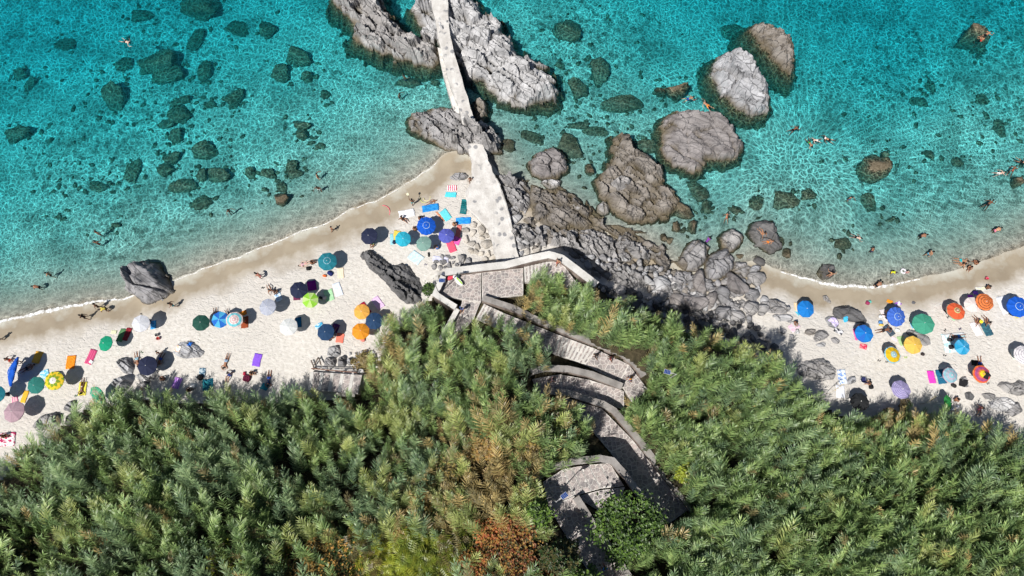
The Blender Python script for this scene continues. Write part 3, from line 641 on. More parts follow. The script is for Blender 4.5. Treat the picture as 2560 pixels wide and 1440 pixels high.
SUNK = [ # px, py, rx, ry, angle(clockwise in the photo), height, what sets it apart
 (505,16,56,36,8,3.0,'big olive sunken boulder cut by the top edge of the picture, left half'),
 (402,152,58,34,-8,2.6,'largest dark sunken boulder in the left sea, below the swimmer'),
 (420,185,44,24,-14,1.7,'dark sunken boulder touching the underside of the largest one'),
 (355,40,29,20,10,1.3,'faint sunken boulder left of the top-edge boulder'),
 (595,74,34,26,20,1.4,'faint sunken boulder right of the top-edge boulder'),
 (490,98,24,34,30,1.3,'sunken boulder under the top-edge boulder'),
 (672,74,24,26,10,1.4,'lone sunken boulder between the two largest ones and the jetty ridge'),
 (165,110,32,20,5,1.0,'faint sunken rock far left of the swimmer'),
 (312,158,26,20,-30,1.2,'sunken rock just left of the largest sunken boulder'),
 (512,176,20,27,5,1.4,'oval sunken boulder right of the largest one'),
 (288,246,27,48,-18,1.9,'long sunken boulder standing upright in the picture, left sea'),
 (52,186,18,17,0,1.3,'small brown sunken rock near the left edge'),
 (75,208,16,18,40,1.0,'small sunken rock below the brown one near the left edge'),
 (588,240,32,22,-35,1.4,'sunken boulder left of the round pair'),
 (450,285,30,28,-20,1.3,'sunken boulder below the largest one'),
 (455,250,32,12,-20,.9,'thin sunken rock below the largest boulder'),
 (415,310,26,12,-10,.8,'low sunken rock left of centre in the left sea'),
 (46,336,33,21,-10,1.7,'isolated sunken boulder at the left edge'),
 (440,342,19,22,20,1.1,'round sunken rock above the brown wedge one'),
 (512,376,33,25,-25,1.8,'brown wedge-shaped sunken boulder'),
 (432,392,26,19,-20,1.3,'brown sunken boulder left of the wedge-shaped one'),
 (416,424,20,20,-40,1.2,'sunken boulder below and left of the wedge-shaped one'),
 (336,424,21,36,5,1.4,'tall faint sunken boulder in the lower left sea'),
 (458,464,36,18,-12,1.4,'long brown sunken boulder in the lower left sea'),
 (548,440,30,22,15,1.5,'flat sunken boulder right of the long brown one'),
 (506,440,14,20,20,1.1,'small sunken rock squeezed between the long and the flat boulder'),
 (626,432,15,16,0,1.0,'small round sunken rock right of the flat boulder'),
 (250,466,28,16,10,.9,'faint low sunken rock far down the left sea'),
 (508,506,26,22,-30,1.2,'faint sunken boulder nearest the left cove'),
 (585,262,14,12,0,.6,'little sunken rock under the left boulder pair'),
 (525,262,16,9,-15,.6,'small flat sunken rock in the middle of the left sea'),
 (747,146,34,25,35,1.7,'upper of the round pair of sunken boulders left of the jetty'),
 (703,186,25,28,20,1.6,'lower of the round pair of sunken boulders left of the jetty'),
 (770,194,18,16,0,1.2,'small round sunken rock below the pair left of the jetty'),
 (758,313,25,14,8,1.5,'brown sunken rock shaped like a cap, left cove'),
 (757,335,16,18,0,1.3,'sunken rock right under the cap-shaped one'),
 (800,364,13,10,-20,.5,'tiny sunken rock in the middle cove'),
 (730,416,17,17,20,1.2,'sunken rock beside the two bathers of the middle cove'),
 (738,436,20,12,0,.9,'low sunken rock under the one beside the bathers'),
 (671,436,23,15,12,1.1,'oval sunken boulder left of the bathers of the middle cove'),
 (704,468,17,14,0,.8,'faint sunken rock above the dark block in the cove'),
 (815,236,14,16,20,.5,'faint patch of sunken rock in the middle cove'),
 (1026,206,32,14,0,1.1,'weedy rock under the bather near the jetty'),
 (1088,206,12,9,0,1.0,'dark sunken rock tight against the jetty'),
 (1420,76,38,32,15,2.1,'big brown sunken boulder right of the pale ridge'),
 (1500,180,24,42,-10,1.9,'upright brown sunken boulder right of the pale ridge tip'),
 (1448,222,24,34,-40,1.6,'slanting sunken boulder beside the tip of the pale ridge'),
 (1556,260,60,22,-12,1.9,'long dark sunken slab in the middle of the right sea'),
 (1690,230,34,22,-8,1.9,'dark square rock awash above the notched rock'),
 (1652,230,16,9,10,1.2,'small rock awash left of the dark square one'),
 (1450,312,32,11,0,.8,'low sunken rock right of the jetty'),
 (1490,328,34,14,5,.6,'faint sunken rock under the low one right of the jetty'),
 (1830,82,30,25,0,1.4,'faint sunken boulder left of the uppermost emerged rock'),
 (1400,166,15,11,30,.8,'tiny sunken rock beside the pale ridge'),
 (1618,366,38,18,-5,1.4,'sunken boulder between outcrop and notched rock'),
 (1430,372,40,30,45,1.0,'weedy sunken boulder behind the cleft boulder'),
 (1475,424,13,17,0,1.0,'small rock awash left of the jagged outcrop'),
 (1750,480,38,20,60,1.1,'sunken boulder right of the jagged outcrop'),
 (1766,518,11,19,-5,.9,'narrow sunken rock below the outcrop, far right'),
 (1700,528,34,22,35,1.5,'weedy boulder awash at the right end of the outcrop'),
 (1690,570,11,17,0,.9,'brown rock awash under the weedy boulder'),
 (1732,568,13,17,15,.9,'second brown rock awash under the weedy boulder'),
 (1674,600,10,12,0,.6,'green weedy stone in the small pool'),
 (1660,594,9,12,0,.6,'yellow weedy stone in the small pool'),
 (1842,525,15,13,40,1.0,'brown sunken rock near the lone red swimmer'),
 (1892,506,18,24,30,.9,'faint sunken boulder left of the triangular pair'),
 (1964,503,33,28,20,1.4,'triangular sunken boulder, left of a pair in the right sea'),
 (2022,489,23,18,-15,1.4,'sunken boulder, right of the triangular one'),
 (2172,506,22,24,10,1.2,'sunken boulder below the big dark rock of the right sea'),
 (2228,548,15,6,-25,.7,'thin sunken rock in the right shallows'),
 (1968,634,12,15,20,.8,'small weedy stone near the right shore'),
 (1945,605,24,15,-25,1.0,'weedy rock tucked beside the bathers’ boulder'),
 (2185,420,40,34,-35,2.8,'big dark brown rock breaking the surface in the right sea'),
 (2212,392,10,13,0,1.8,'small dark rock touching the big brown one in the right sea'),
 (2434,102,34,20,12,3.2,'dark rock where two bathers rest at upper right'),
 (2450,122,18,14,0,2.2,'sunken foot of the bathers’ rock at upper right'),
 (2322,386,10,18,-25,1.1,'slanting brown sunken rock right of the big one'),
 (2300,256,24,14,15,.9,'faint sunken rock in the upper right sea'),
 (2326,216,14,19,-10,.9,'faint upright sunken rock in the upper right sea'),
 (2394,405,15,13,0,1.0,'round sunken rock in the right sea'),
 (2542,456,12,14,0,1.2,'small brown rock awash at the right edge'),
 (2456,250,18,18,0,.9,'faint sunken clump far right'),
 (2500,320,18,26,10,.9,'faint upright sunken clump far right'),
 (707,497,19,20,0,1.5,'dark square rock breaking the surface in the middle cove'),
 (292,562,14,7,0,.8,'small dark rock in the left shallows near two waders'),
 (2110,610,26,18,10,.5,'flat bluish patch of rock in the right shallows'),
 (1270,365,18,18,20,1.0,'brown rock beside the jetty bend on its right'),
 (1385,410,10,10,0,.5,'little stone between cleft boulder and jetty'),
 (1610,520,20,12,10,1.2,'rock awash at the foot of the jagged outcrop'),
 (1545,575,30,12,15,.9,'brown rock in the gully below the outcrop'),
 (1850,640,10,8,0,.4,'little stone between the lined boulder and the bathers’ boulder'),
 (1335,345,34,16,20,.5,'weedy low rock in the pool right of the jetty'),
]
for k, (px, py, rx, ry, an, hh, lb) in enumerate(SUNK):
    z = float(zimg(px, py)); up = 'awash' in lb or 'breaking' in lb or 'bathers rest' in lb
    if 'faint' in lb: hh *= .55
    want = (.25 if 'breaking' in lb or 'bathers rest' in lb else .08) if up else min(-.35, z+hh*.75)
    hh2 = max(.5, (want-z)/.75) if not up else (want-z)/.82
    hh2 = max(hh2*(1 if up else .72), .4)
    stone('boulder' if max(rx, ry) > 22 else 'rock', px, py, rx*1.06, ry*1.06, an, hh2, STONE_SUNK, lb, 'rocks lying in the sea', .25, k, 'boulder' if max(rx, ry) > 22 else 'rock')

def seabed_litter():
    rg = random.Random(44); m = MB(); src = []
    for kk in range(3):
        bm = bmesh.new(); bmesh.ops.create_icosphere(bm, subdivisions=1, radius=1)
        for v in bm.verts: v.co *= rg.uniform(.7, 1.15)
        src.append(([v.co.copy() for v in bm.verts], [tuple(v.index for v in f.verts) for f in bm.faces])); bm.free()
    cents = [(s_[0], s_[1], max(s_[2], s_[3])) for s_ in SUNK]+[(rg.uniform(2100,2560), rg.uniform(150,470), 60) for _ in range(14)]+[(rg.uniform(0,620), rg.uniform(200,520), 60) for _ in range(16)]+[(rg.uniform(1300,1760), rg.uniform(20,420), 60) for _ in range(14)]
    for k in range(1500):
        c = rg.choice(cents); px = c[0]+rg.gauss(0, c[2]*1.1); py = c[1]+rg.gauss(0, c[2]*.9); z = float(zimg(px, py))
        if z > -.5: continue
        x, y = unp(px, py, z); r = .10+.34*rg.random()**2; V, F = src[k % 3]; R = Matrix.Rotation(rg.uniform(0, 6.28), 3, 'Z')
        m.add([R@Vector((v.x*r*1.3, v.y*r, v.z*r*.5))+Vector((float(x), float(y), z)) for v in V], F)
    obj('seabed_stones', m.mesh('seabed_stones', STONE_SUNK, True), kind='stuff', label='small dark stones and weed scattered over the seabed')
seabed_litter()
# rubble: loose stones one can count
def rubble(n, poly, rmin, rmax, mats, label, group, seed, zoff=0):
    rg = random.Random(seed); P = poly; xs = [p[0] for p in P]; ys = [p[1] for p in P]; pts = []; tries = 0
    while len(pts) < n and tries < n*60:
        tries += 1
        x = rg.uniform(min(xs), max(xs)); y = rg.uniform(min(ys), max(ys))
        if not inside(np.array(x), np.array(y), P): continue
        r = rmin+(rmax-rmin)*rg.random()**2.2
        if any((x-a)**2+(y-b)**2 < (.82*(r+q))**2 for a, b, q in pts): continue
        pts.append((x, y, r))
        s = r/24
        stone('stone', x, y, r*rg.uniform(.95,1.35), r*rg.uniform(.7,.95), rg.uniform(0,180), s*rg.uniform(1.0,1.5), rg.choice(mats), label, group, .28, rg.randrange(99), 'stone', zc=float(zimg(x,y))+zoff)
rubble(26, [(1160,572),(1188,556),(1214,580),(1232,612),(1238,650),(1205,652),(1180,636),(1166,612)], 8, 17, [STONE_WARM], 'pale block in the heap left of the white slab', 'pale blocks heaped beside the white slab', 3)
rubble(22, [(1272,520),(1292,512),(1322,600),(1345,630),(1302,642),(1290,590)], 8, 17, [STONE_WARM, ROCK_PALE], 'loose pale stone along the right edge of the white slab', 'stones along the white slab', 5)
rubble(36, [(1450,640),(1500,640),(1560,645),(1640,665),(1700,690),(1690,720),(1640,728),(1600,690),(1520,668),(1460,668)], 6, 14, [ROCK, ROCK, ROCK_PALE], 'loose grey stone on the ledge below the parapet', 'stones on the ledge', 8, .9)
rubble(60, [(1620,690),(1690,680),(1762,700),(1760,742),(1690,746),(1632,735)], 9, 22, [ROCK, ROCK_BROWN, ROCK_BROWN], 'brownish loose stone in the bank left of the big boulders', 'stones of the boulder bank', 9, .3)
rubble(15, [(1625,690),(1700,690),(1800,715),(1890,690),(1915,740),(1880,795),(1780,780),(1640,740)], 19, 32, [ROCK, ROCK_MAUVE, ROCK_PALE], 'big angular block standing out of the boulder bank', 'big blocks of the boulder bank', 21, .25)
rubble(70, [(1740,706),(1800,708),(1840,690),(1890,672),(1905,720),(1920,760),(1880,800),(1820,800),(1760,770),(1735,745)], 10, 27, [ROCK, ROCK, ROCK_PALE], 'grey stone in the bank where it meets the right-hand sand', 'stones spreading onto the sand', 12, .1)
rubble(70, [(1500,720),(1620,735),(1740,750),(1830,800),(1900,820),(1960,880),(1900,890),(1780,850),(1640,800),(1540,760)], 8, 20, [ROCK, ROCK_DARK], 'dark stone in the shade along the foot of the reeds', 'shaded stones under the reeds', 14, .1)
rubble(14, [(1095,640),(1150,640),(1180,655),(1100,672),(1078,668)], 6, 12, [ROCK], 'grey stone on the sand under the terrace wall', 'stones under the terrace wall', 15)
rubble(8, [(1940,735),(2000,812),(1990,850),(1950,830)], 6, 12, [ROCK_PALE, ROCK], 'small stone lying on the sand by the reed shadow', 'scattered beach stones', 16)
rubble(10, [(870,880),(930,880),(925,905),(905,905)], 5, 9, [ROCK_PALE], 'small pale stone in the dry grass near the rusty rail', 'stones near the rail', 18)
rubble(10, [(790,918),(890,926),(892,932),(795,926)], 4, 6, [ROCK_PALE], 'small whitish stone lined up behind the rusty rail', 'stones behind the rail', 19)

# ================================================================== JETTY
def slab(name, pts, ztop, depth, mat, seed, sub=5, jit=.05, **k):
    """a cast slab: the traced outline with slightly broken edges, flat worn top, upright sides"""
    rg = random.Random(seed); W = []
    for i in range(len(pts)):
        a, b = pts[i], pts[(i+1) % len(pts)]
        for t in range(sub):
            u = t/sub; z = ztop
            x, y = unp(a[0]+(b[0]-a[0])*u, a[1]+(b[1]-a[1])*u, z); q = jit if t else jit*.5
            W.append(Vector((float(x)+rg.uniform(-q, q), float(y)+rg.uniform(-q, q), z+rg.uniform(-.03, .03))))
    n = len(W); O = sum(W, Vector())/n; O.z = ztop; c = O.copy()
    ins = [w+(c-w).normalized()*.12+Vector((0,0,.06)) for w in W]
    v = [w-O for w in ins]+[w-O for w in W]+[Vector((w.x, w.y, w.z-depth))-O for w in W]
    f = [tuple(range(n))]+[(i, n+i, n+(i+1) % n, (i+1) % n) for i in range(n)]+[(n+i, 2*n+i, 2*n+(i+1) % n, n+(i+1) % n) for i in range(n)]
    f = [q[::-1] for q in f] if sum((W[i].x*W[(i+1) % n].y-W[(i+1) % n].x*W[i].y) for i in range(n)) < 0 else f
    return obj(name, mesh(name, v, f, mat), O, **k)
jr = slab('jetty', [(1064,-60),(1116,-60),(1120,20),(1126,92),(1150,180),(1178,275),(1187,306),(1158,312),(1146,268),(1121,198),(1098,104),(1088,50)], 2.35, 5.0, CONC_PALE, 301, 6, .07, label='narrow pale concrete jetty running out over the rocks', cat='jetty')
sb = slab('side_bench', [(1094,118),(1106,120),(1130,203),(1156,290),(1140,298),(1128,258),(1106,180)], 1.25, 4.0, CONC_PALE, 305, 4, .05)
sb.parent = jr; sb.matrix_parent_inverse = Matrix.Translation(-Vector(jr.location))
slab('jetty_slab', [(1168,360),(1206,356),(1232,430),(1246,452),(1264,500),(1282,570),(1301,662),(1240,664),(1232,612),(1218,572),(1195,547),(1168,522),(1163,482),(1181,446),(1178,400)], 1.55, 2.5, CONC_PALE, 311, 5, .08, label='broad whitish concrete slab where the jetty joins the beach', cat='jetty')

# ================================================================== PATHS, STEPS, PARAPETS
def clip_poly(P, a, b, c):                      # keep a*x+b*y <= c
    out = []; n = len(P)
    for i in range(n):
        p, q = P[i], P[(i+1) % n]; dp = a*p[0]+b*p[1]-c; dq = a*q[0]+b*q[1]-c
        if dp <= 0: out.append(p)
        if dp*dq < 0: t = dp/(dp-dq); out.append((p[0]+(q[0]-p[0])*t, p[1]+(q[1]-p[1])*t))
    return out
def voronoi_cells(Q, size, rg, gap):
    """crazy paving: uneven convex stones filling the convex polygon Q, with a gap all round"""
    xs = [p[0] for p in Q]; ys = [p[1] for p in Q]; S = []
    y = min(ys)-size
    while y < max(ys)+size:
        x = min(xs)-size
        while x < max(xs)+size:
            S.append((x+rg.uniform(-.42,.42)*size, y+rg.uniform(-.42,.42)*size)); x += size
        y += size*.9
    cells = []
    ar = sum(Q[i][0]*Q[(i+1)%len(Q)][1]-Q[(i+1)%len(Q)][0]*Q[i][1] for i in range(len(Q)))
    Q = Q if ar > 0 else Q[::-1]
    for i, (x, y) in enumerate(S):
        C = list(Q)
        for k in range(len(Q)):
            (ax, ay), (bx, by) = Q[k], Q[(k+1) % len(Q)]; nx, ny = by-ay, ax-bx; L = math.hypot(nx, ny) or 1
            C = clip_poly(C, nx/L, ny/L, (nx*ax+ny*ay)/L-gap)
            if len(C) < 3: break
        if len(C) < 3: continue
        for j, (u, v) in enumerate(S):
            if j == i or abs(u-x) > 2.6*size or abs(v-y) > 2.6*size: continue
            nx, ny = u-x, v-y; L = math.hypot(nx, ny)
            C = clip_poly(C, nx/L, ny/L, (nx*(x+u)/2+ny*(y+v)/2)/L-gap*.5)
            if len(C) < 3: break
        if len(C) < 3: continue
        a2 = abs(sum(C[k][0]*C[(k+1)%len(C)][1]-C[(k+1)%len(C)][0]*C[k][1] for k in range(len(C))))/2
        if a2 > .02: cells.append(C)
    return cells
def build_path(name, label, quads, seed, nosing=.30):
    rg = random.Random(seed); root = None; base = MB(); stones = []; nos = []
    c0 = quads[0][0][0]; ox, oy = unp(c0[0], c0[1], c0[2]); O = Vector((float(ox), float(oy), c0[2]))
    for q, st in quads:
        W = []
        for a, b, z in q: x, y = unp(a, b, z); W.append(Vector((float(x), float(y), z)))
        if st == 0:
            # tread: mortar bed, thick, and the stones a little proud of it
            n = len(base.v); base.add([w for w in W]+[Vector((w.x, w.y, w.z-2.2)) for w in W], [(3,2,1,0),(0,1,5,4),(1,2,6,5),(2,3,7,6),(3,0,4,7)])
            A = np.array([[w.x, w.y, 1] for w in W]); cf = np.linalg.lstsq(A, np.array([w.z for w in W]), rcond=None)[0]
            zf = lambda x, y, cf=cf: cf[0]*x+cf[1]*y+cf[2]
            for C in voronoi_cells([(w.x, w.y) for w in W], .46, rg, .065): stones.append((C, zf))
        else:
            # W0-W1 low end, W3-W2 high end
            for k in range(st):
                t0, t1 = k/st, (k+1)/st
                a = W[0].lerp(W[3], t0); b = W[1].lerp(W[2], t0); c = W[1].lerp(W[2], t1); d = W[0].lerp(W[3], t1)
                z = W[0].z+(W[3].z-W[0].z)*(k+1)/st
                T = [Vector((p.x, p.y, z)) for p in (a, b, c, d)]
                base.add(T+[Vector((p.x, p.y, z-2.2)) for p in T], [(3,2,1,0),(0,1,5,4),(1,2,6,5),(2,3,7,6),(3,0,4,7)])
                # nosing strip at the front edge
                f = nosing
                e1 = T[0].lerp(T[3], f); e2 = T[1].lerp(T[2], f)
                nos.append([T[0], T[1], e2, e1])
                QQ = [(e1.x, e1.y), (e2.x, e2.y), (T[2].x, T[2].y), (T[3].x, T[3].y)]
                for C in voronoi_cells(QQ, .46, rg, .05): stones.append((C, lambda x, y, z=z: z))
    base.v = [tuple(Vector(p)-O) for p in base.v]
    root = obj(name, base.mesh(name, MORTAR), O, label=label, kind='structure')
    for T in nos:
        nm = MB(); up = Vector((0,0,.05)); c = sum(T, Vector())/4
        nm.add([p-c+up for p in T]+[p-c-Vector((0,0,.1)) for p in T], [(3,2,1,0),(0,1,5,4),(1,2,6,5),(2,3,7,6),(3,0,4,7)])
        obj('step_nosing', nm.mesh('step_nosing', CONC_WHITE), c-O, parent=root)
    for C, zf in stones:
        cx = sum(p[0] for p in C)/len(C); cyy = sum(p[1] for p in C)/len(C); cz = zf(cx, cyy); n = len(C); lift = .035+rg.uniform(-.008,.012)
        v = [(p[0]-cx, p[1]-cyy, zf(*p)-cz+lift) for p in C]+[(p[0]-cx, p[1]-cyy, zf(*p)-cz-.05) for p in C]
        area = sum(C[k][0]*C[(k+1)%n][1]-C[(k+1)%n][0]*C[k][1] for k in range(n))
        top = tuple(range(n)) if area > 0 else tuple(range(n-1, -1, -1))
        fc = [top]+[(i, (i+1)%n, n+(i+1)%n, n+i) for i in range(n)]
        obj('flagstone', mesh('flagstone', v, fc, FLAG), Vector((cx, cyy, cz))-O, parent=root)
for k, (nm, lb, qd) in enumerate(PATHS): build_path(nm, lb, qd, 500+k, .07 if nm == 'upper_bend' else .30)

def parapet(label, pts, w, h_in=.95, cop=CONC_GREY, face=BRICKY, drop=4.0, name='parapet_wall'):
    """pts: (photo x, y, top height) along the middle of the coping"""
    W = []
    for a, b, z in pts: x, y = unp(a, b, z); W.append(Vector((float(x), float(y), z)))
    n = len(W); O = W[0].copy(); O.z -= 1
    def offs(half):
        Lf, Rt = [], []
        for i in range(n):
            d0 = (W[i]-W[i-1]).to_2d().normalized() if i else (W[1]-W[0]).to_2d().normalized()
            d1 = (W[i+1]-W[i]).to_2d().normalized() if i < n-1 else d0
            t = (d0+d1).normalized(); nn = Vector((-t.y, t.x)); m = half/max(.5, nn.dot(Vector((-d0.y, d0.x))))
            Lf.append(Vector((W[i].x+nn.x*m, W[i].y+nn.y*m, W[i].z))); Rt.append(Vector((W[i].x-nn.x*m, W[i].y-nn.y*m, W[i].z)))
        return Lf, Rt
    def strip(half, zt, zb):
        L, R = offs(half); b = MB(); v = []
        for i in range(n):
            for p, z in ((L[i], zt), (R[i], zt), (R[i], zb), (L[i], zb)): v.append(Vector((p.x, p.y, p.z+z))-O)
        f = []
        for i in range(n-1):
            a = i*4; c = a+4
            f += [(a, a+1, c+1, c), (a+1, a+2, c+2, c+1), (a+2, a+3, c+3, c+2), (a+3, a, c, c+3)]
        f += [(3,2,1,0), (n*4-4, n*4-3, n*4-2, n*4-1)]
        return b.add(v, f)
    me = strip(w/2-.05, -.12, -drop).mesh(name, face)
    root = obj(name, me, O, label=label, cat='parapet wall')
    me2 = strip(w/2, 0, -.14).mesh('coping', cop); obj('coping', me2, parent=root)
    return root
parapet('whitewashed brick-faced parapet along the seaward side of the terrace', [(1112,680,5.0),(1190,670,5.0),(1265,662,5.05),(1325,646,5.3),(1372,636,5.9),(1404,645,6.1),(1440,672,6.2),(1492,712,6.3)], .78, cop=CONC_WHITE, drop=6.5)
parapet('low pale parapet at the left end of the terrace behind the lamp post', [(1108,690,4.9),(1088,735,4.9),(1120,756,4.85),(1140,768,4.8)], .62, cop=CONC_WHITE, drop=5)
parapet('thin pale wall slanting down into the reeds below the terrace', [(1144,772,4.6),(1112,830,4.3),(1098,856,4.1)], .55, cop=CONC_WHITE, face=CONC_GREY, drop=4)
parapet('long grey parapet on the seaward side of the sunlit stairs', [(1206,744,4.95),(1285,770,5.2),(1345,800,5.6),(1450,842,6.5),(1556,885,7.1),(1592,912,7.2),(1610,940,7.2)], .64, drop=4.5)
parapet('bowed grey parapet above the shaded middle lane', [(1305,952,7.4),(1325,930,7.4),(1365,920,7.4),(1420,922,7.35),(1480,936,7.25),(1556,966,7.15)], .66, drop=4)
parapet('grey parapet bending along the long shaded lane', [(1345,988,7.5),(1375,978,7.5),(1420,982,7.55),(1508,1010,7.65),(1535,1026,7.7),(1600,1102,7.95),(1662,1186,8.45),(1735,1278,9.1)], .64, drop=5)
parapet('broad grey parapet bowed around the upper bend', [(1335,1200,11.3),(1368,1172,11.3),(1430,1154,11.2),(1500,1146,11.0),(1532,1152,10.9),(1572,1197,10.8),(1622,1268,10.7)], .64, drop=6)
parapet('straight grey parapet beside the uppermost lane', [(1440,1243,11.3),(1482,1308,11.5),(1532,1380,11.9),(1590,1470,12.3)], .64, drop=4)
# ================================================================== VEGETATION
def leaf_mat(name, a, b, trans=.18, rough=.42):
    t = NT(name); p = t.n('TexCoord').outputs['Object']; r = t.n('ObjectInfo').outputs['Random']
    n = t.noise(p, 2.2, 2, .6, 0, '3D')
    c = t.mix(t.rng(n, .35, .65), a, b)
    c = t.mix(1.0, c, t.mix(r, (.55,.6,.62), (1.4,1.32,1.15)), 'MULTIPLY')
    d = t.bsdf(c, rough, .5)
    tr = t.n('BsdfTranslucent', {'Color': c}).outputs[0]
    return t.done(t.n('MixShader', {0: trans, 1: d, 2: tr}).outputs[0])
REED_COL = [leaf_mat('reed_bluegreen', (.10,.175,.092), (.275,.385,.205)), leaf_mat('reed_green', (.11,.195,.07), (.29,.41,.16)),
            leaf_mat('reed_yellowgreen', (.175,.235,.07), (.37,.43,.165)), leaf_mat('reed_dry', (.27,.21,.09), (.48,.39,.19))]
STEM = leaf_mat('reed_stem', (.16,.17,.07), (.30,.28,.13), .1)
def reed_parts(seed, matl):
    """one cane: an arching stem and two ranks of long leaves spread like a feather"""
    rg = random.Random(seed); H = rg.uniform(3.3, 4.5); lean = rg.uniform(.5, 2.3); st = MB(); lf = MB()
    def axis(t): return Vector((.08*math.sin(4*t+seed), lean*t**2.4, H*(t-.16*(lean/2.3)*t**3)))
    st.tube([axis(k/6) for k in range(7)], [.016,.016,.015,.013,.011,.008,.004], 3, False)
    n = rg.randint(32, 38); tw = rg.uniform(-.3, .3)
    for k in range(n):
        t = .36+.64*k/(n-1); p = axis(t); side = 1 if k % 2 else -1
        T = (axis(min(1, t+.02))-axis(t-.02)).normalized()
        X = Vector((math.cos(tw), math.sin(tw), 0)); Nn = X.cross(T).normalized()
        L = (.86 if t < .82 else .86-2.0*(t-.82))*rg.uniform(.8, 1.2); w = .031*rg.uniform(.8, 1.3)
        fw = rg.uniform(.85, 1.2)
        d = (X*side*rg.uniform(.55, .8)+T*fw+Nn*rg.uniform(-.05, .35)).normalized()
        if k >= n-2: d = (T+X*side*.2).normalized()
        sx = d.cross(Nn if abs(d.dot(Nn)) < .9 else Vector((0,0,1))).normalized()
        sx = (sx+Nn*rg.uniform(-.5, .5)).normalized()
        droop = rg.uniform(.15, .5)*L
        P = [p+d*L*u-Vector((0,0,droop*u*u)) for u in (0, .4, .75, 1)]
        lf.add([P[0]-sx*w*.6, P[0]+sx*w*.6, P[1]-sx*w, P[1]+sx*w, P[2]-sx*w*.6, P[2]+sx*w*.6, P[3]], [(0,1,3,2), (2,3,5,4), (4,5,6)])
    return st, lf
reed_protos = bpy.data.collections.new('reed_shapes')          # kept out of the scene: source shapes for the thicket
REEDS = []
for c in range(4):
    for k in range(4):
        st, lf = reed_parts(900+k*13+c, None)
        sm = st.mesh('reed_stem', STEM); lm = lf.mesh('reed_leaves', REED_COL[c])
        both = MB(); both.add(st.v, st.f); both.add(lf.v, lf.f)
        bm_ = both.mesh('reed', [REED_COL[c], STEM]); ns = len(st.f)
        bm_.polygons.foreach_set('material_index', [1]*ns+[0]*(len(both.f)-ns))
        o = bpy.data.objects.new('reed_shape_%02d' % (c*4+k), bm_); reed_protos.objects.link(o); REEDS.append((sm, lm))
R_LEFT = [(-300,1255),(-60,1195),(0,1165),(60,1112),(120,1075),(175,1025),(230,1000),(330,980),(440,985),(560,985),(650,1000),(760,985),(800,990),(900,975),(925,900),(945,830),(985,785),(1060,760),(1105,770),(1122,800),(1095,850),
          (1110,860),(1150,818),(1195,800),(1290,800),(1345,845),(1375,880),(1380,905),(1320,922),(1285,950),(1335,985),(1400,1000),(1455,1035),(1482,1085),(1465,1130),(1400,1150),(1340,1185),(1335,1240),(1385,1330),(1440,1410),(1500,1560),(1560,1740),(-300,1740)]
R_RIGHT = [(1300,735),(1318,700),(1350,678),(1400,685),(1470,715),(1520,752),(1580,775),(1640,790),(1700,822),(1800,850),(1890,890),(1975,945),(2060,1025),(2110,1050),(2200,1045),(2300,1030),(2390,1045),(2470,1070),(2560,1105),(2860,1200),(2860,1740),(1700,1740),(1620,1560),(1540,1430),(1600,1385),(1660,1340),(1735,1290),(1700,1225),(1660,1150),(1600,1075),(1560,1015),(1625,985),(1622,940),(1590,895),(1480,838),(1380,795),(1310,765)]
ALLPATH = [[(a, b) for a, b, c in q] for nm, lb, qs in PATHS for q, st in qs]
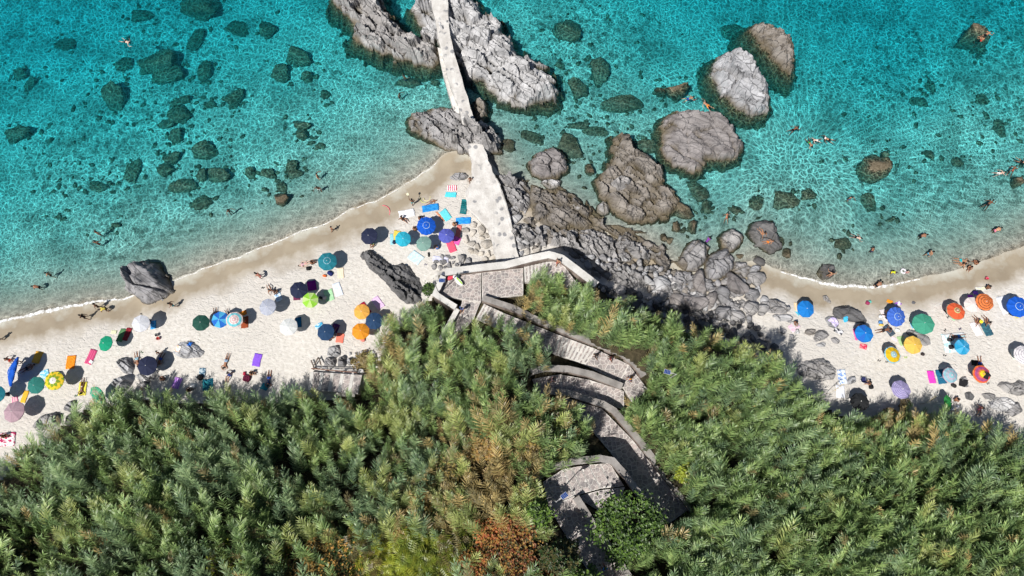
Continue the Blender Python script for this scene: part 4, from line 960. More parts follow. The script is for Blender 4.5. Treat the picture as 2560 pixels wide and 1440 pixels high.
def reed_field(n, poly, seed):
    rg = np.random.default_rng(seed); P = np.array(poly)
    x = rg.uniform(P[:,0].min(), P[:,0].max(), n*3); y = rg.uniform(P[:,1].min(), P[:,1].max(), n*3)
    m = inside(x, y, poly); x = x[m][:n]; y = y[m][:n]; n = len(x)
    sc = rg.uniform(.55, 1.22, n)*(1+.2*fbm(x/48, y/48, 77)); edge = sdist(x, y, poly)
    sc = sc*np.interp(edge, [0, 25, 60], [.95, 1.0, 1.0])
    hh = 3.6*sc
    z = zimg(x, y)
    for k in range(4):
        wx, wy = unp(x, y, z+hh); z = .4*z+.6*ground_z(wx, wy)
    # leaning mostly seaward (up the picture), swaying in drifts
    az = 1.0*fbm(x/130, y/130, 55)+rg.normal(0, .30, n)+np.where(x > 1300, -.25, .2)
    bx = wx+np.sin(az)*1.0*sc; by = wy-np.cos(az)*1.0*sc; bz = ground_z(bx, by)
    qx, qy = proj(bx, by, bz)
    ok = np.ones(n, bool)
    for Q in ALLPATH: ok &= sdist(qx, qy, Q) < -2
    ok &= sdist(qx, qy, HILL) > -22
    for (a, b, r) in ((1570,1310,78),(1290,1385,66),(1215,1345,36),(1050,1385,54),(1135,1378,44),(955,1400,44),(852,1405,50),(735,1425,40),(1205,1130,30),(1120,1185,24),(560,1412,36),(1345,1290,30),(1398,1392,28),(30,1395,40),(1712,1180,18)): ok &= np.hypot(x-a, y-b) > r
    bot = (x > 690) & (x < 1430) & (y > 1345+25*fbm(x/60, x*0, 8)); ok &= ~(bot & (rg.random(n) < .8))
    clump = fbm(x/38, y/38, 33)+.5*fbm(x/15, y/15, 34)
    ok &= (clump+rg.normal(0, .16, n) > np.where(x < 900, -.20, -.27)) | (edge < 18)
    f = fbm(x/70, y/70, 91)
    dry = np.exp(-((x-1215)/70)**2-((y-1215)/105)**2)*1.25+np.exp(-((x-1320)/45)**2-((y-760)/55)**2)*.9+np.exp(-((x-960)/55)**2-((y-880)/70)**2)*.6+np.exp(-((x-2260)/90)**2-((y-1070)/35)**2)*.5+.10*(edge < 22)+.38*np.exp(-((x-1200)/200)**2-((y-1250)/160)**2)+np.exp(-((x-1320)/90)**2-((y-1080)/70)**2)*.45
    c = np.where(f+.9*np.exp(-((x-1150)/260)**2-((y-1300)/160)**2) > .42, 2, np.where(f < -.05, 0, 1))
    c = np.where((x > 1300) & (c == 0) & (rg.random(n) < .55), 1, c)
    c = np.where(rg.random(n) < dry*.8+.025, 3, c)
    c = np.where((c == 0) & (dry > .25), 2, c)
    idx = c*4+rg.integers(0, 4, n)
    return [a[ok] for a in (bx, by, bz, az, sc, idx, x, y)]
def thicket(name, label, fld):
    bx, by, bz, az, sc, idx = fld[:6]; n = len(bx)
    me = mesh(name, np.stack([bx, by, bz-.1], -1), [])
    r = np.zeros((n, 3)); r[:,2] = az; r[:,0] = RNG.normal(0, .10, n); r[:,1] = RNG.normal(0, .10, n)
    at = me.attributes.new('rot', 'FLOAT_VECTOR', 'POINT'); at.data.foreach_set('vector', r.ravel())
    at = me.attributes.new('siz', 'FLOAT', 'POINT'); at.data.foreach_set('value', sc)
    at = me.attributes.new('idx', 'INT', 'POINT'); at.data.foreach_set('value', idx.astype(np.int32))
    g = bpy.data.node_groups.new(name, 'GeometryNodeTree')
    g.interface.new_socket('Geometry', in_out='INPUT', socket_type='NodeSocketGeometry'); g.interface.new_socket('Geometry', in_out='OUTPUT', socket_type='NodeSocketGeometry')
    N = g.nodes; gi = N.new('NodeGroupInput'); go = N.new('NodeGroupOutput')
    ip = N.new('GeometryNodeInstanceOnPoints'); ci = N.new('GeometryNodeCollectionInfo'); ci.inputs['Collection'].default_value = reed_protos
    ci.inputs['Separate Children'].default_value = True; ci.inputs['Reset Children'].default_value = True
    def na(nm, ty):
        k = N.new('GeometryNodeInputNamedAttribute'); k.data_type = ty; k.inputs['Name'].default_value = nm
        return [o for o in k.outputs if o.enabled and o.name == 'Attribute'][0]
    L = g.links.new
    L(gi.outputs[0], ip.inputs['Points']); L(ci.outputs[0], ip.inputs['Instance']); ip.inputs['Pick Instance'].default_value = True
    L(na('idx', 'INT'), ip.inputs['Instance Index']); L(na('rot', 'FLOAT_VECTOR'), ip.inputs['Rotation']); L(na('siz', 'FLOAT'), ip.inputs['Scale'])
    L(ip.outputs[0], go.inputs[0])
    o = obj(name, me, kind='stuff', label=label); md = o.modifiers.new('reeds', 'NODES'); md.node_group = g
    return o
def reed_things(fld, sel, label, group):
    bx, by, bz, az, sc, idx = fld[:6]
    for i in sel:
        sm, lm = REEDS[int(idx[i])]
        o = obj('giant_reed', sm, (bx[i], by[i], bz[i]-.1), (0, 0, az[i]), (sc[i]*1.08,)*3, label=label, cat='reed', group=group)
        obj('leaves', lm, parent=o)
FL = reed_field(10800, R_LEFT, 1); FR = reed_field(10600, R_RIGHT, 2)
for fld, zones in ((FL, [(lambda x, y: x < 620, 'giant reed cane with arching leaves on the lower left slope', 'reeds of the lower left slope'), (lambda x, y: x >= 620, 'giant reed cane left of the zigzag path', 'reeds left of the zigzag path')]),
                   (FR, [(lambda x, y: (y < 960) & (x < 1980), 'giant reed cane on the bank between the sunlit stairs and the stones', 'reeds on the bank above the stones'), (lambda x, y: (y >= 960) | (x >= 1980), 'giant reed cane right of the zigzag path', 'reeds right of the zigzag path')])):
    for fn, lb, gp in zones:
        m = fn(fld[6], fld[7]) & (fld[6] > 5) & (fld[6] < 2555) & (fld[7] < 1430) & (fld[7] > 0)
        ids = np.nonzero(m)[0]; ids = ids[np.argsort(-(fld[4][ids]+fld[2][ids]*.02))][:75]
        reed_things(fld, ids, lb, gp); keep = np.ones(len(fld[0]), bool); keep[ids] = False
        for k in range(8): fld[k] = fld[k][keep]
thicket('reed_thicket', 'dense green thicket of giant reeds covering the left slope', FL)
thicket('reed_thicket', 'dense green thicket of giant reeds covering the right slope', FR)

# shrubs and the fig tree: woody stems and a crown of separate leaves gathered in clumps
def shrub(name, label, px, py, rpx, hgt, cols, nleaf, leaf, seed, cat='shrub', pinnate=False, squash=1.0):
    rg = random.Random(seed); x, y, z = place(px, py, hgt*.7); x1, _ = unp(px+1, py, z+hgt*.7); s = float(abs(x1-unp(px, py, z+hgt*.7)[0])); R = rpx*s
    root = bpy.data.objects.new(name, None); root.location = (x, y, z); root.empty_display_size = .3; link(root, label=label, cat=cat)
    tr = MB(); tips = []
    for k in range(11):
        a = rg.uniform(0, math.tau); rr = R*math.sqrt(rg.random())*.85
        tip = Vector((rr*math.cos(a), rr*math.sin(a)*squash, hgt*rg.uniform(.6, 1.0)*(1-.35*(rr/R)**2)))
        mid = tip*.5+Vector((0,0,hgt*.08)); tr.tube([Vector((rg.uniform(-.1,.1), rg.uniform(-.1,.1), -.2)), mid, tip], [.05, .03, .01], 5); tips.append(tip)
    obj('trunk', tr.mesh('trunk', plain((.12,.095,.07), .9)), parent=root)
    for k in range(10):
        a = rg.uniform(0, math.tau); rr = R*math.sqrt(rg.random()); tips.append(Vector((rr*math.cos(a), rr*math.sin(a)*squash, hgt*rg.uniform(.5, .95)*(1-.3*(rr/R)**2))))
    bunch = [MB() for _ in cols]
    for k in range(nleaf):
        c = rg.choice(tips); cr = R*.30
        p = c+Vector((rg.gauss(0, cr*.55), rg.gauss(0, cr*.55), rg.gauss(0, cr*.35))); p.z = max(.15, p.z)
        az = rg.uniform(0, math.tau); el = rg.uniform(-.2, .75); L = leaf*rg.uniform(.7, 1.3)
        d = Vector((math.cos(az)*math.cos(el), math.sin(az)*math.cos(el), math.sin(el))); sd = d.cross(Vector((0,0,1))).normalized()
        b = bunch[rg.randrange(len(cols))]
        if pinnate:
            for j in range(5):
                q = p+d*L*j*.42-Vector((0,0,.03*j*j*L))
                for sg in (-1, 1):
                    e = q+sd*sg*L*.75+d*L*.25-Vector((0,0,L*.12)); b.add([q, q+d*L*.26, e], [(0,1,2)])
        else:
            w = L*.30; m_ = p+d*L*.5
            b.add([p, m_+sd*w, p+d*L-Vector((0,0,L*.25)), m_-sd*w], [(0,1,2,3)])
    for b, (ca, cb) in zip(bunch, cols): obj('crown', b.mesh('crown', leaf_mat('leaf_'+name, ca, cb, .25)), parent=root)
    return root
GRN = ((.07,.135,.025), (.14,.245,.045)); YGR = ((.16,.20,.02), (.28,.30,.03)); RED = ((.26,.08,.035), (.44,.16,.06)); ORG = ((.30,.17,.045), (.46,.29,.09)); OLV = ((.09,.085,.03), (.17,.14,.05)); DRY = ((.20,.14,.07), (.34,.26,.13)); BRT = ((.20,.27,.03), (.34,.40,.06)); GOLD = ((.28,.20,.06), (.46,.36,.13)); DKG = ((.025,.05,.014), (.05,.09,.022))
shrub('fig_tree', 'round broad-leaved dark green tree between the lower path arms', 1568, 1312, 84, 5.2, [GRN, GRN, DKG], 3600, .30, 1, 'tree')
shrub('shrub', 'rust-red shrub at the bottom beside the uppermost lane', 1290, 1385, 78, 3.4, [RED, ORG, OLV], 2600, .26, 2)
shrub('shrub', 'smaller red-orange shrub left of the rust-red one', 1215, 1345, 44, 3.4, [RED, ORG], 1100, .25, 3)
shrub('shrub', 'bright yellow-green feathery shrub at the bottom middle', 1050, 1385, 66, 3.4, [YGR, BRT], 750, .40, 4, pinnate=True)
shrub('shrub', 'yellow-green feathery shrub right of the brightest one', 1135, 1378, 56, 3.4, [YGR, OLV], 560, .40, 5, pinnate=True)
shrub('shrub', 'olive feathery shrub cut by the bottom edge, left of the bright one', 955, 1400, 54, 3.0, [OLV, YGR], 560, .36, 6, pinnate=True)
shrub('shrub', 'olive and orange shrub at the bottom, right of the reeds', 852, 1405, 62, 2.8, [OLV, ORG, DKG], 1500, .26, 7)
shrub('shrub', 'brownish shrub at the bottom edge under the left reeds', 735, 1425, 50, 2.6, [OLV, ORG], 1100, .26, 8)
shrub('shrub', 'rusty brown shrub in the middle of the reeds', 1205, 1130, 44, 4.0, [ORG, GOLD, DRY], 1200, .27, 9)
shrub('shrub', 'orange-brown shrub left of the dry reed patch', 1120, 1185, 36, 3.6, [GOLD, OLV], 900, .27, 10)
shrub('shrub', 'yellowish bush at the bottom edge, far left of the shrubs', 560, 1412, 46, 2.8, [OLV, YGR], 1100, .25, 11)
shrub('shrub', 'dark green bush right beneath the solar lamp of the upper bend', 1345, 1290, 36, 4.6, [GRN, DKG], 1200, .28, 12)
shrub('shrub', 'tall dark bush shading the left side of the uppermost lane', 1400, 1400, 44, 6.0, [DKG, OLV], 1900, .28, 22)
shrub('shrub', 'tall dark bush added at the bottom edge to shade the uppermost lane', 1468, 1468, 40, 6.0, [DKG, GRN], 1500, .28, 23)  # added mostly out of view below, tall enough to shade the lane
shrub('shrub', 'dark bush in the gap at the lower left corner', 30, 1395, 46, 1.2, [DKG, OLV], 1000, .26, 13)
shrub('shrub', 'dark green bush against the terrace wall by the slaty rock', 1072, 722, 15, 2.0, [GRN, DKG], 500, .22, 14)
shrub('shrub', 'tan dry grass tuft at the foot of the beach steps', 905, 905, 24, 1.0, [DRY, OLV], 700, .30, 15)
shrub('shrub', 'golden dry tuft at the edge of the right-hand reeds', 2230, 1040, 20, 2.4, [DRY, ORG], 500, .34, 16)
shrub('shrub', 'lighter golden tuft left of the lavender umbrella', 2262, 1012, 12, 1.6, [DRY], 260, .30, 17)
shrub('shrub', 'brown dry bush at the left edge of the reeds behind the beach steps', 772, 1022, 26, 1.8, [OLV, DRY], 700, .30, 18)
shrub('shrub', 'bright green young plant among the dark reeds beside the long lane', 1712, 1180, 24, 3.2, [YGR, BRT], 500, .30, 19)

for k, (px, py, r, h, cols, lb, pin) in enumerate([
  (1000,1420,46,3.0,[YGR,BRT],'lime-coloured feathery shrub at the very bottom, middle',True),(1105,1425,46,3.0,[BRT,YGR],'bright feathery shrub cut by the bottom edge beside the lime one',True),
  (1180,1415,46,3.0,[ORG,RED],'copper shrub at the bottom edge left of the rust-red one',False),(1350,1425,52,3.0,[OLV,RED],'dull red-brown shrub cut by the bottom edge beside the lane',False),
  (905,1365,44,3.2,[OLV,YGR],'olive shrub above the bottom row, left of the bright ones',True),(795,1380,42,3.0,[ORG,OLV],'orange-brown shrub on the left of the bottom row',False),
  (1010,1345,36,3.4,[GOLD,ORG],'small orange shrub at the reed edge above the bright ones',False),(1275,1320,40,3.4,[RED,ORG],'scarlet-tipped shrub above the rust-red one',False),
  (1165,1320,34,3.4,[OLV,BRT],'yellowish shrub under the dry reed patch',True),(1240,1180,30,4.0,[DRY,GOLD],'straw-coloured shrub inside the dry reed patch',False),
  (1330,1120,30,4.2,[GOLD,DRY],'tan shrub left of the long shaded lane',False),(1060,1255,28,3.8,[GOLD,ORG],'rusty shrub among the green reeds left of the dry patch',False),
  (650,1425,40,2.8,[OLV,DKG],'dark olive shrub at the bottom edge, leftmost of the row',False),(690,1390,34,2.8,[ORG,YGR],'orange and yellow shrub behind the dark olive one',False),
  (1400,760,18,3.0,[YGR,OLV],'pale bush in the reeds next to the parapet corner',False)]):
    shrub('shrub', lb, px, py, r, h, cols, 420 if pin else 900, .38 if pin else .26, 60+k, pinnate=pin)
# ================================================================== UMBRELLAS
def cloth(name, build, trans=.18, rough=.85):
    t = NT(name); p = t.n('TexCoord').outputs['Object']
    xy = t.n('Mapping', {'Vector': p, 'Scale': (1,1,0)}).outputs[0]
    r = t.n('VectorMath', {0: xy}, operation='LENGTH').outputs['Value']
    c = build(t, p, r); n = t.noise(p, 7, 2)
    c = t.mix(1.0, c, t.mix(t.rng(n, .3, .7), (.9,.9,.9), (1.06,1.06,1.06)), 'MULTIPLY')
    d = t.bsdf(c, rough, .25, t.bump(n, .12, .03)); tr = t.n('BsdfTranslucent', {'Color': c}).outputs[0]
    return t.done(t.n('MixShader', {0: trans, 1: d, 2: tr}).outputs[0])
def ramp(t, v, stops):
    nd = t.n('ValToRGB'); nd.color_ramp.interpolation = 'CONSTANT'; e = nd.color_ramp.elements
    while len(e) < len(stops): e.new(.5)
    for k, (q, c) in enumerate(stops): e[k].position = q; e[k].color = tuple(c)+(1,)
    t.t.links.new(v, nd.inputs[0]); return nd.outputs[0]
def solid(c): return lambda t, p, r: t.mix(0.0, c, c)
def rings(st): return lambda t, p, r: ramp(t, r, st)
def bands(c1, c2, n, duty=.5): return lambda t, p, r: t.mix(t.math('GREATER_THAN', t.math('FRACT', t.math('MULTIPLY', r, n)), duty), c1, c2)
def floral(t, p, r):
    v = t.vor(p, 3.2, 'F1', 'Color'); f = t.n('SeparateColor', {0: v})
    c = ramp(t, f.outputs[0], [(0,(.78,.55,.03)),(.35,(.62,.22,.02)),(.55,(.22,.34,.03)),(.75,(.80,.62,.06))])
    return t.mix(t.math('LESS_THAN', r, .34), c, (.75,.74,.70))
_pm = {}
def panel_mesh(mat, n=8, scallop=.05, val=.09):
    key = (mat.name, n)
    if key in _pm: return _pm[key]
    rows = [.02, .2, .4, .62, .82, 1.0]; cols = 5; v = []; f = []
    for r in rows+[1.004]:
        for k in range(cols):
            a = (k/(cols-1)-.5)*math.tau/n; s = math.cos(math.pi*(k/(cols-1)-.5))
            rr = r*(1-scallop*s*r); z = -.32*r**1.3-.06*s*r
            if r > 1.001: z -= val*(1-.3*s)
            v.append((rr*math.cos(a), rr*math.sin(a), z))
    for i in range(len(rows)):
        for k in range(cols-1): a = i*cols+k; f.append((a, a+cols, a+cols+1, a+1))
    _pm[key] = mesh('canopy_panel', v, f, mat); return _pm[key]
POLE_M = plain((.62,.62,.62), .35, .5); FIN_M = plain((.8,.8,.78), .4)
def umbrella(px, py, rpx, mats, label, tilt=0.0, tdir=0.0, n=8, spin=None, fin=True, hgt=2.05):
    if tilt == 0: tilt, tdir = random.uniform(2, 9), random.uniform(0, 360)
    x, y, z = place(px, py, hgt); x1, _ = unp(px+1, py, z+hgt); s = float(x1-unp(px, py, z+hgt)[0]); R = rpx*s
    d = math.radians(tdir); ax = Vector((math.sin(d), math.cos(d), 0)); axis = Vector((0,0,1)).cross(ax)   # tips towards tdir (clockwise from the top of the picture)
    T = Matrix.Rotation(math.radians(tilt), 4, axis) if tilt else Matrix.Identity(4)
    root = bpy.data.objects.new('beach_umbrella', None); root.location = (x, y, z); root.empty_display_size = .2
    link(root, label=label, cat='umbrella', group='beach umbrellas')
    apex = Vector((0, 0, hgt+.18)); jt = Vector((0, 0, hgt-.45))
    apex = jt+T@(apex-jt) if tilt > 12 else apex
    pm = MB().tube([(0,0,-.25), jt if tilt > 12 else (0,0,hgt-.4), apex], .022, 6)
    obj('pole', pm.mesh('pole', POLE_M), parent=root)
    sp = random.uniform(0, .78) if spin is None else math.radians(spin)
    rb = MB()
    for k in range(n):
        a = sp+(k+.5)*math.tau/n; rb.tube([apex+T@Vector((0,0,-.03)), apex+T@Vector((math.cos(a)*R*.97, math.sin(a)*R*.97, -.30*R-.02))], .006, 3)
    fr = obj('canopy_frame', rb.mesh('canopy_frame', POLE_M), parent=root)
    for k in range(n):
        m = mats[k % len(mats)]
        M = Matrix.Translation(apex) @ T @ Matrix.Rotation(sp+k*math.tau/n, 4, 'Z') @ Matrix.Scale(R, 4)
        o = obj('canopy_panel', panel_mesh(m, n), parent=fr); o.matrix_local = M
    if fin:
        fm = MB().lathe([(0,.07),(.03,.06),(.035,.0),(.05,-.02)], 8, apex, T.to_3x3()); obj('finial', fm.mesh('finial', FIN_M), parent=root)
    return root
def C(name, b, tr=.15): return cloth('canopy_'+name, b, tr)
NAVY = C('navy', solid((.022,.028,.065))); NAVY2 = C('navy_blue', solid((.02,.055,.13))); DGRN = C('bottle_green', solid((.02,.085,.065))); GREEN = C('green', solid((.01,.30,.17)))
BLUE = C('royal', rings([(0,(.008,.10,.55)),(.33,(.45,.6,.7)),(.37,(.008,.10,.55))])); BLUE2 = C('azure', solid((.012,.20,.62))); BLUE3 = C('cornflower', rings([(0,(.055,.15,.58)),(.33,(.45,.6,.7)),(.37,(.055,.15,.58))])); TEAL = C('teal', rings([(0,(.02,.20,.26)),(.33,(.45,.6,.7)),(.37,(.02,.20,.26))])); TEALG = C('teal_green', solid((.03,.19,.165)))
CYAN = C('cyan', solid((.03,.42,.58))); CYAN2 = C('cyan_deep', solid((.02,.30,.55))); SAGE = C('sage', solid((.20,.34,.30))); PERI = C('periwinkle', solid((.10,.12,.48))); WHITE = C('white', solid((.74,.76,.82)), .3); WHITE2 = C('white_ringed', rings([(0,(.72,.75,.76)),(.18,(.78,.80,.80)),(.42,(.70,.74,.75)),(.5,(.78,.80,.80)),(.8,(.70,.74,.75)),(.86,(.79,.80,.80))]), .3)
MAUVE = C('mauve', solid((.42,.29,.34))); LIME = C('lime', solid((.28,.60,.05))); LIME2 = C('lime_pale', solid((.50,.70,.24))); ORNG = C('orange', solid((.78,.30,.025))); AMBER = C('amber', solid((.78,.40,.08))); YELL = C('yellow', solid((.78,.50,.10)))
SKY1 = C('sky_deep', solid((.02,.14,.55))); SKY2 = C('sky_light', solid((.08,.42,.72))); FLOR = C('floral', floral)
STRIPE_N = C('navy_rings', bands((.10,.14,.30), (.66,.68,.72), 10, .42)); PINKCY = C('pink_cyan_rings', rings([(0,(.75,.72,.70)),(.12,(.72,.40,.42)),(.24,(.76,.72,.70)),(.38,(.72,.42,.44)),(.50,(.78,.74,.72)),(.58,(.18,.58,.66)),(.84,(.76,.50,.48)),(.92,(.78,.68,.64))]))
GRING = C('green_ringed', rings([(0,(.02,.36,.20)),(.48,(.28,.34,.30)),(.66,(.02,.38,.22))])); REDO = C('red_ringed', rings([(0,(.70,.12,.12)),(.07,(.70,.62,.40)),(.12,(.35,.12,.08)),(.22,(.55,.52,.24)),(.32,(.72,.12,.045)),(.92,(.32,.30,.22))]))
YBLU = C('yellow_bluerim', rings([(0,(.5,.6,.6)),(.12,(.18,.45,.60)),(.22,(.6,.66,.6)),(.30,(.2,.42,.5)),(.38,(.72,.46,.015)),(.88,(.25,.52,.66))])); CREAM = C('cream_rings', bands((.74,.62,.54), (.72,.66,.66), 6, .25)); OSTR = C('orange_black_rings', bands((.06,.02,.015), (.72,.20,.06), 4.2, .2))
TPINK = C('teal_pink_rings', rings([(0,(.6,.35,.5)),(.1,(.28,.52,.58)),(.42,(.62,.30,.45)),(.48,(.28,.50,.55)),(.58,(.58,.32,.45)),(.63,(.26,.48,.56)),(.93,(.60,.36,.44))])); SUNR = C('sunset_rings', rings([(0,(.75,.30,.02)),(.12,(.80,.62,.03)),(.34,(.72,.24,.03)),(.45,(.55,.10,.14)),(.58,(.35,.08,.22)),(.80,(.72,.10,.05)),(.92,(.75,.25,.06))])); WGRY = C('white_grey_rings', bands((.35,.32,.38), (.72,.70,.72), 5, .22)); LAV = C('lavender_rings', bands((.26,.22,.46), (.44,.40,.62), 6, .5)); BLKT = C('black_mesh', solid((.03,.032,.035)), .3); KELLY = C('kelly', solid((.03,.26,.06)))
umbrella(29, 928, 38, [BLUE], 'steeply tipped royal blue umbrella near the left edge', 56, 275, 10)
umbrella(87, 963, 22, [TEALG], 'dull teal-green umbrella touching the floral one')
umbrella(133, 952, 24, [FLOR], 'yellow and green floral umbrella with a white centre')
umbrella(31, 1028, 27, [MAUVE], 'faded mauve umbrella at the lower left')
umbrella(-12, 986, 22, [TEAL], 'teal umbrella cut by the left edge')
umbrella(264, 858, 20, [GREEN], 'emerald green umbrella with a white tip', 14, 270)
umbrella(243, 985, 25, [GRING], 'green umbrella with a grey band, tipped, by the reeds', 40, 215)
umbrella(366, 914, 25, [NAVY], 'navy umbrella over the split rocks')
umbrella(351, 808, 22, [WHITE], 'plain white umbrella with a dark bag under its edge')
umbrella(502, 806, 21, [DGRN], 'bottle green umbrella at the left of a row of three')
umbrella(549, 799, 21, [SKY1, SKY2], 'blue umbrella with alternating light panels')
umbrella(586, 799, 21, [PINKCY], 'pink and light blue ringed umbrella', 10, 90)
umbrella(667, 767, 22, [STRIPE_N], 'white umbrella with thin navy rings')
umbrella(720, 816, 23, [WHITE2], 'large white umbrella with faint rings')
umbrella(747, 724, 22, [NAVY], 'navy umbrella touching the lime one')
umbrella(776, 750, 20, [LIME, LIME2], 'lime green two-tone umbrella')
umbrella(818, 652, 24, [TEAL], 'dark teal umbrella with a pale ring near the waterline')
umbrella(813, 830, 22, [NAVY2], 'dark blue umbrella beside the coral towel')
umbrella(904, 779, 20, [AMBER], 'light orange umbrella, upper of the orange pair')
umbrella(902, 827, 22, [ORNG], 'bright orange umbrella, lower of the orange pair')
umbrella(935, 802, 22, [NAVY2], 'dark blue umbrella touching the orange pair')
umbrella(921, 589, 22, [NAVY], 'navy umbrella above the black slaty rock')
umbrella(1008, 597, 20, [CYAN], 'cyan umbrella beside the yellow mat')
umbrella(1058, 608, 20, [SAGE], 'sage green umbrella with a white label')
umbrella(1066, 564, 24, [BLUE], 'large royal blue umbrella with a pale ring in the middle cove', n=12)
umbrella(1116, 588, 20, [PERI], 'violet-blue umbrella next to the pink towels')
umbrella(2016, 772, 22, [BLUE2], 'azure umbrella with a white rim nearest the boulders')
umbrella(2162, 833, 23, [BLUE2, BLUE2, SKY1], 'azure umbrella with a tinted ring beside the slate rock')
umbrella(2244, 792, 25, [BLUE3], 'cornflower blue umbrella with a white label', 10, 135, 12)
umbrella(2310, 808, 27, [C('sea_green', solid((.06,.33,.22)))], 'sea green umbrella with a scalloped edge')
umbrella(2285, 862, 23, [YELL], 'plain pale yellow umbrella beside the green mat')
umbrella(2234, 886, 22, [YBLU], 'golden umbrella with a light blue rim')
umbrella(2392, 776, 24, [REDO], 'red-orange umbrella with a ringed centre')
umbrella(2432, 761, 20, [CREAM], 'cream pink-ringed umbrella half under the striped one')
umbrella(2464, 754, 23, [OSTR], 'orange umbrella with black rings', hgt=2.35)
umbrella(2548, 766, 27, [BLUE], 'royal blue umbrella at the right edge by the white sheet', n=10)
umbrella(2408, 867, 20, [SKY2, CYAN2], 'sky blue umbrella with light panels at the corner of the big mat')
umbrella(2378, 938, 20, [TPINK], 'teal umbrella with pink rings')
umbrella(2457, 935, 23, [SUNR], 'orange, purple and yellow ringed umbrella with a shirt on it')
umbrella(2563, 886, 25, [WGRY], 'white umbrella with grey rings cut by the right edge')
umbrella(2255, 972, 24, [LAV], 'lavender ringed umbrella at the reed edge')
umbrella(2368, 1006, 19, [KELLY], 'kelly green umbrella tipped among the reed tips', 35, 90)
umbrella(2151, 1003, 23, [BLKT], 'dusty black umbrella in the shade of the reeds', n=10)

# ================================================================== TOWELS AND MATS
def tmat(kind, *c):
    key = ('t', kind)+tuple(c)
    if key in _mc: return _mc[key]
    t = NT('towel'); p = t.n('TexCoord').outputs['Object']; x = t.n('SeparateXYZ', {0: p})
    n = t.noise(p, 5, 3); a = c[0]; b = c[1] if len(c) > 1 else a
    if kind == 'plain': k = t.mix(t.rng(n, .3, .7), [v*.85 for v in a], [min(.9, v*1.12) for v in a])
    elif kind == 'stripe': k = t.mix(t.math('GREATER_THAN', t.math('FRACT', t.math('MULTIPLY', x.outputs[0], 4.3)), .5), a, b)
    elif kind == 'cross': k = t.mix(t.math('GREATER_THAN', t.math('FRACT', t.math('MULTIPLY', x.outputs[1], 4.0)), .55), a, b)
    elif kind == 'check':
        ch = t.n('TexChecker', {'Vector': p, 'Scale': 5.0, 'Color1': tuple(a)+(1,), 'Color2': tuple(b)+(1,)}); k = ch.outputs[0]
    elif kind == 'grid':
        g = t.math('MAXIMUM', t.math('GREATER_THAN', t.math('FRACT', t.math('MULTIPLY', x.outputs[0], 4.5)), .6), t.math('GREATER_THAN', t.math('FRACT', t.math('MULTIPLY', x.outputs[1], 4.5)), .6)); k = t.mix(g, a, b)
    elif kind == 'diamond':
        w = t.math('ADD', t.math('ABSOLUTE', x.outputs[0]), t.math('ABSOLUTE', x.outputs[1])); k = t.mix(t.math('GREATER_THAN', t.math('FRACT', t.math('MULTIPLY', w, 3.2)), .6), a, b)
    else: k = t.mix(t.rng(t.noise(p, 2.6, 2), .5, .56), a, b)
    _mc[key] = t.done(t.bsdf(k, .95, .1, t.bump(n, .5, .04))); return _mc[key]
def towel(px, py, w, l, ang, m, label, cat='towel', name='towel', up=0.03, crumple=.03, rocks=False, group=None):
    x, y, z = place(px, py, 0, rocks); s = float(unp(px+1, py, z)[0]-unp(px, py, z)[0]); w *= s; l *= s; a = -math.radians(ang)
    nx, ny = 9, 11; sd = random.randrange(999); v = []; f = []
    g = np.array([(u, q) for q in np.linspace(-.5, .5, ny) for u in np.linspace(-.5, .5, nx)])
    wob = .05*fbm(g[:,1]*3, g[:,0]*0, sd); lx = (g[:,0]+wob)*w; ly = g[:,1]*l + .05*l*fbm(g[:,0]*3, g[:,1]*0, sd+4)
    X = x+lx*math.cos(a)-ly*math.sin(a); Y = y+lx*math.sin(a)+ly*math.cos(a)
    if rocks: Z = np.array([surf_z(float(q), float(e)) for q, e in zip(X, Y)])
    else: Z = ground_z(X, Y)
    Z = Z+up+crumple*(1+fbm(lx*3.5, ly*3.5, sd+8))
    v = np.stack([lx, ly, Z-z], -1)
    for j in range(ny-1):
        for i in range(nx-1): q = j*nx+i; f.append((q, q+1, q+nx+1, q+nx))
    nv = len(v); v = np.concatenate([v, v-np.array([0,0,.025])])
    rim = [i for i in range(nx)]+[j*nx+nx-1 for j in range(1, ny)]+[(ny-1)*nx+i for i in range(nx-2, -1, -1)]+[j*nx for j in range(ny-2, 0, -1)]
    for i in range(len(rim)): p, q = rim[i], rim[(i+1) % len(rim)]; f.append((q, p, p+nv, q+nv))
    return obj(name, mesh(name, v, f, m, True), (x, y, z), (0, 0, a), label=label, cat=cat, group=group)
P_ = tmat
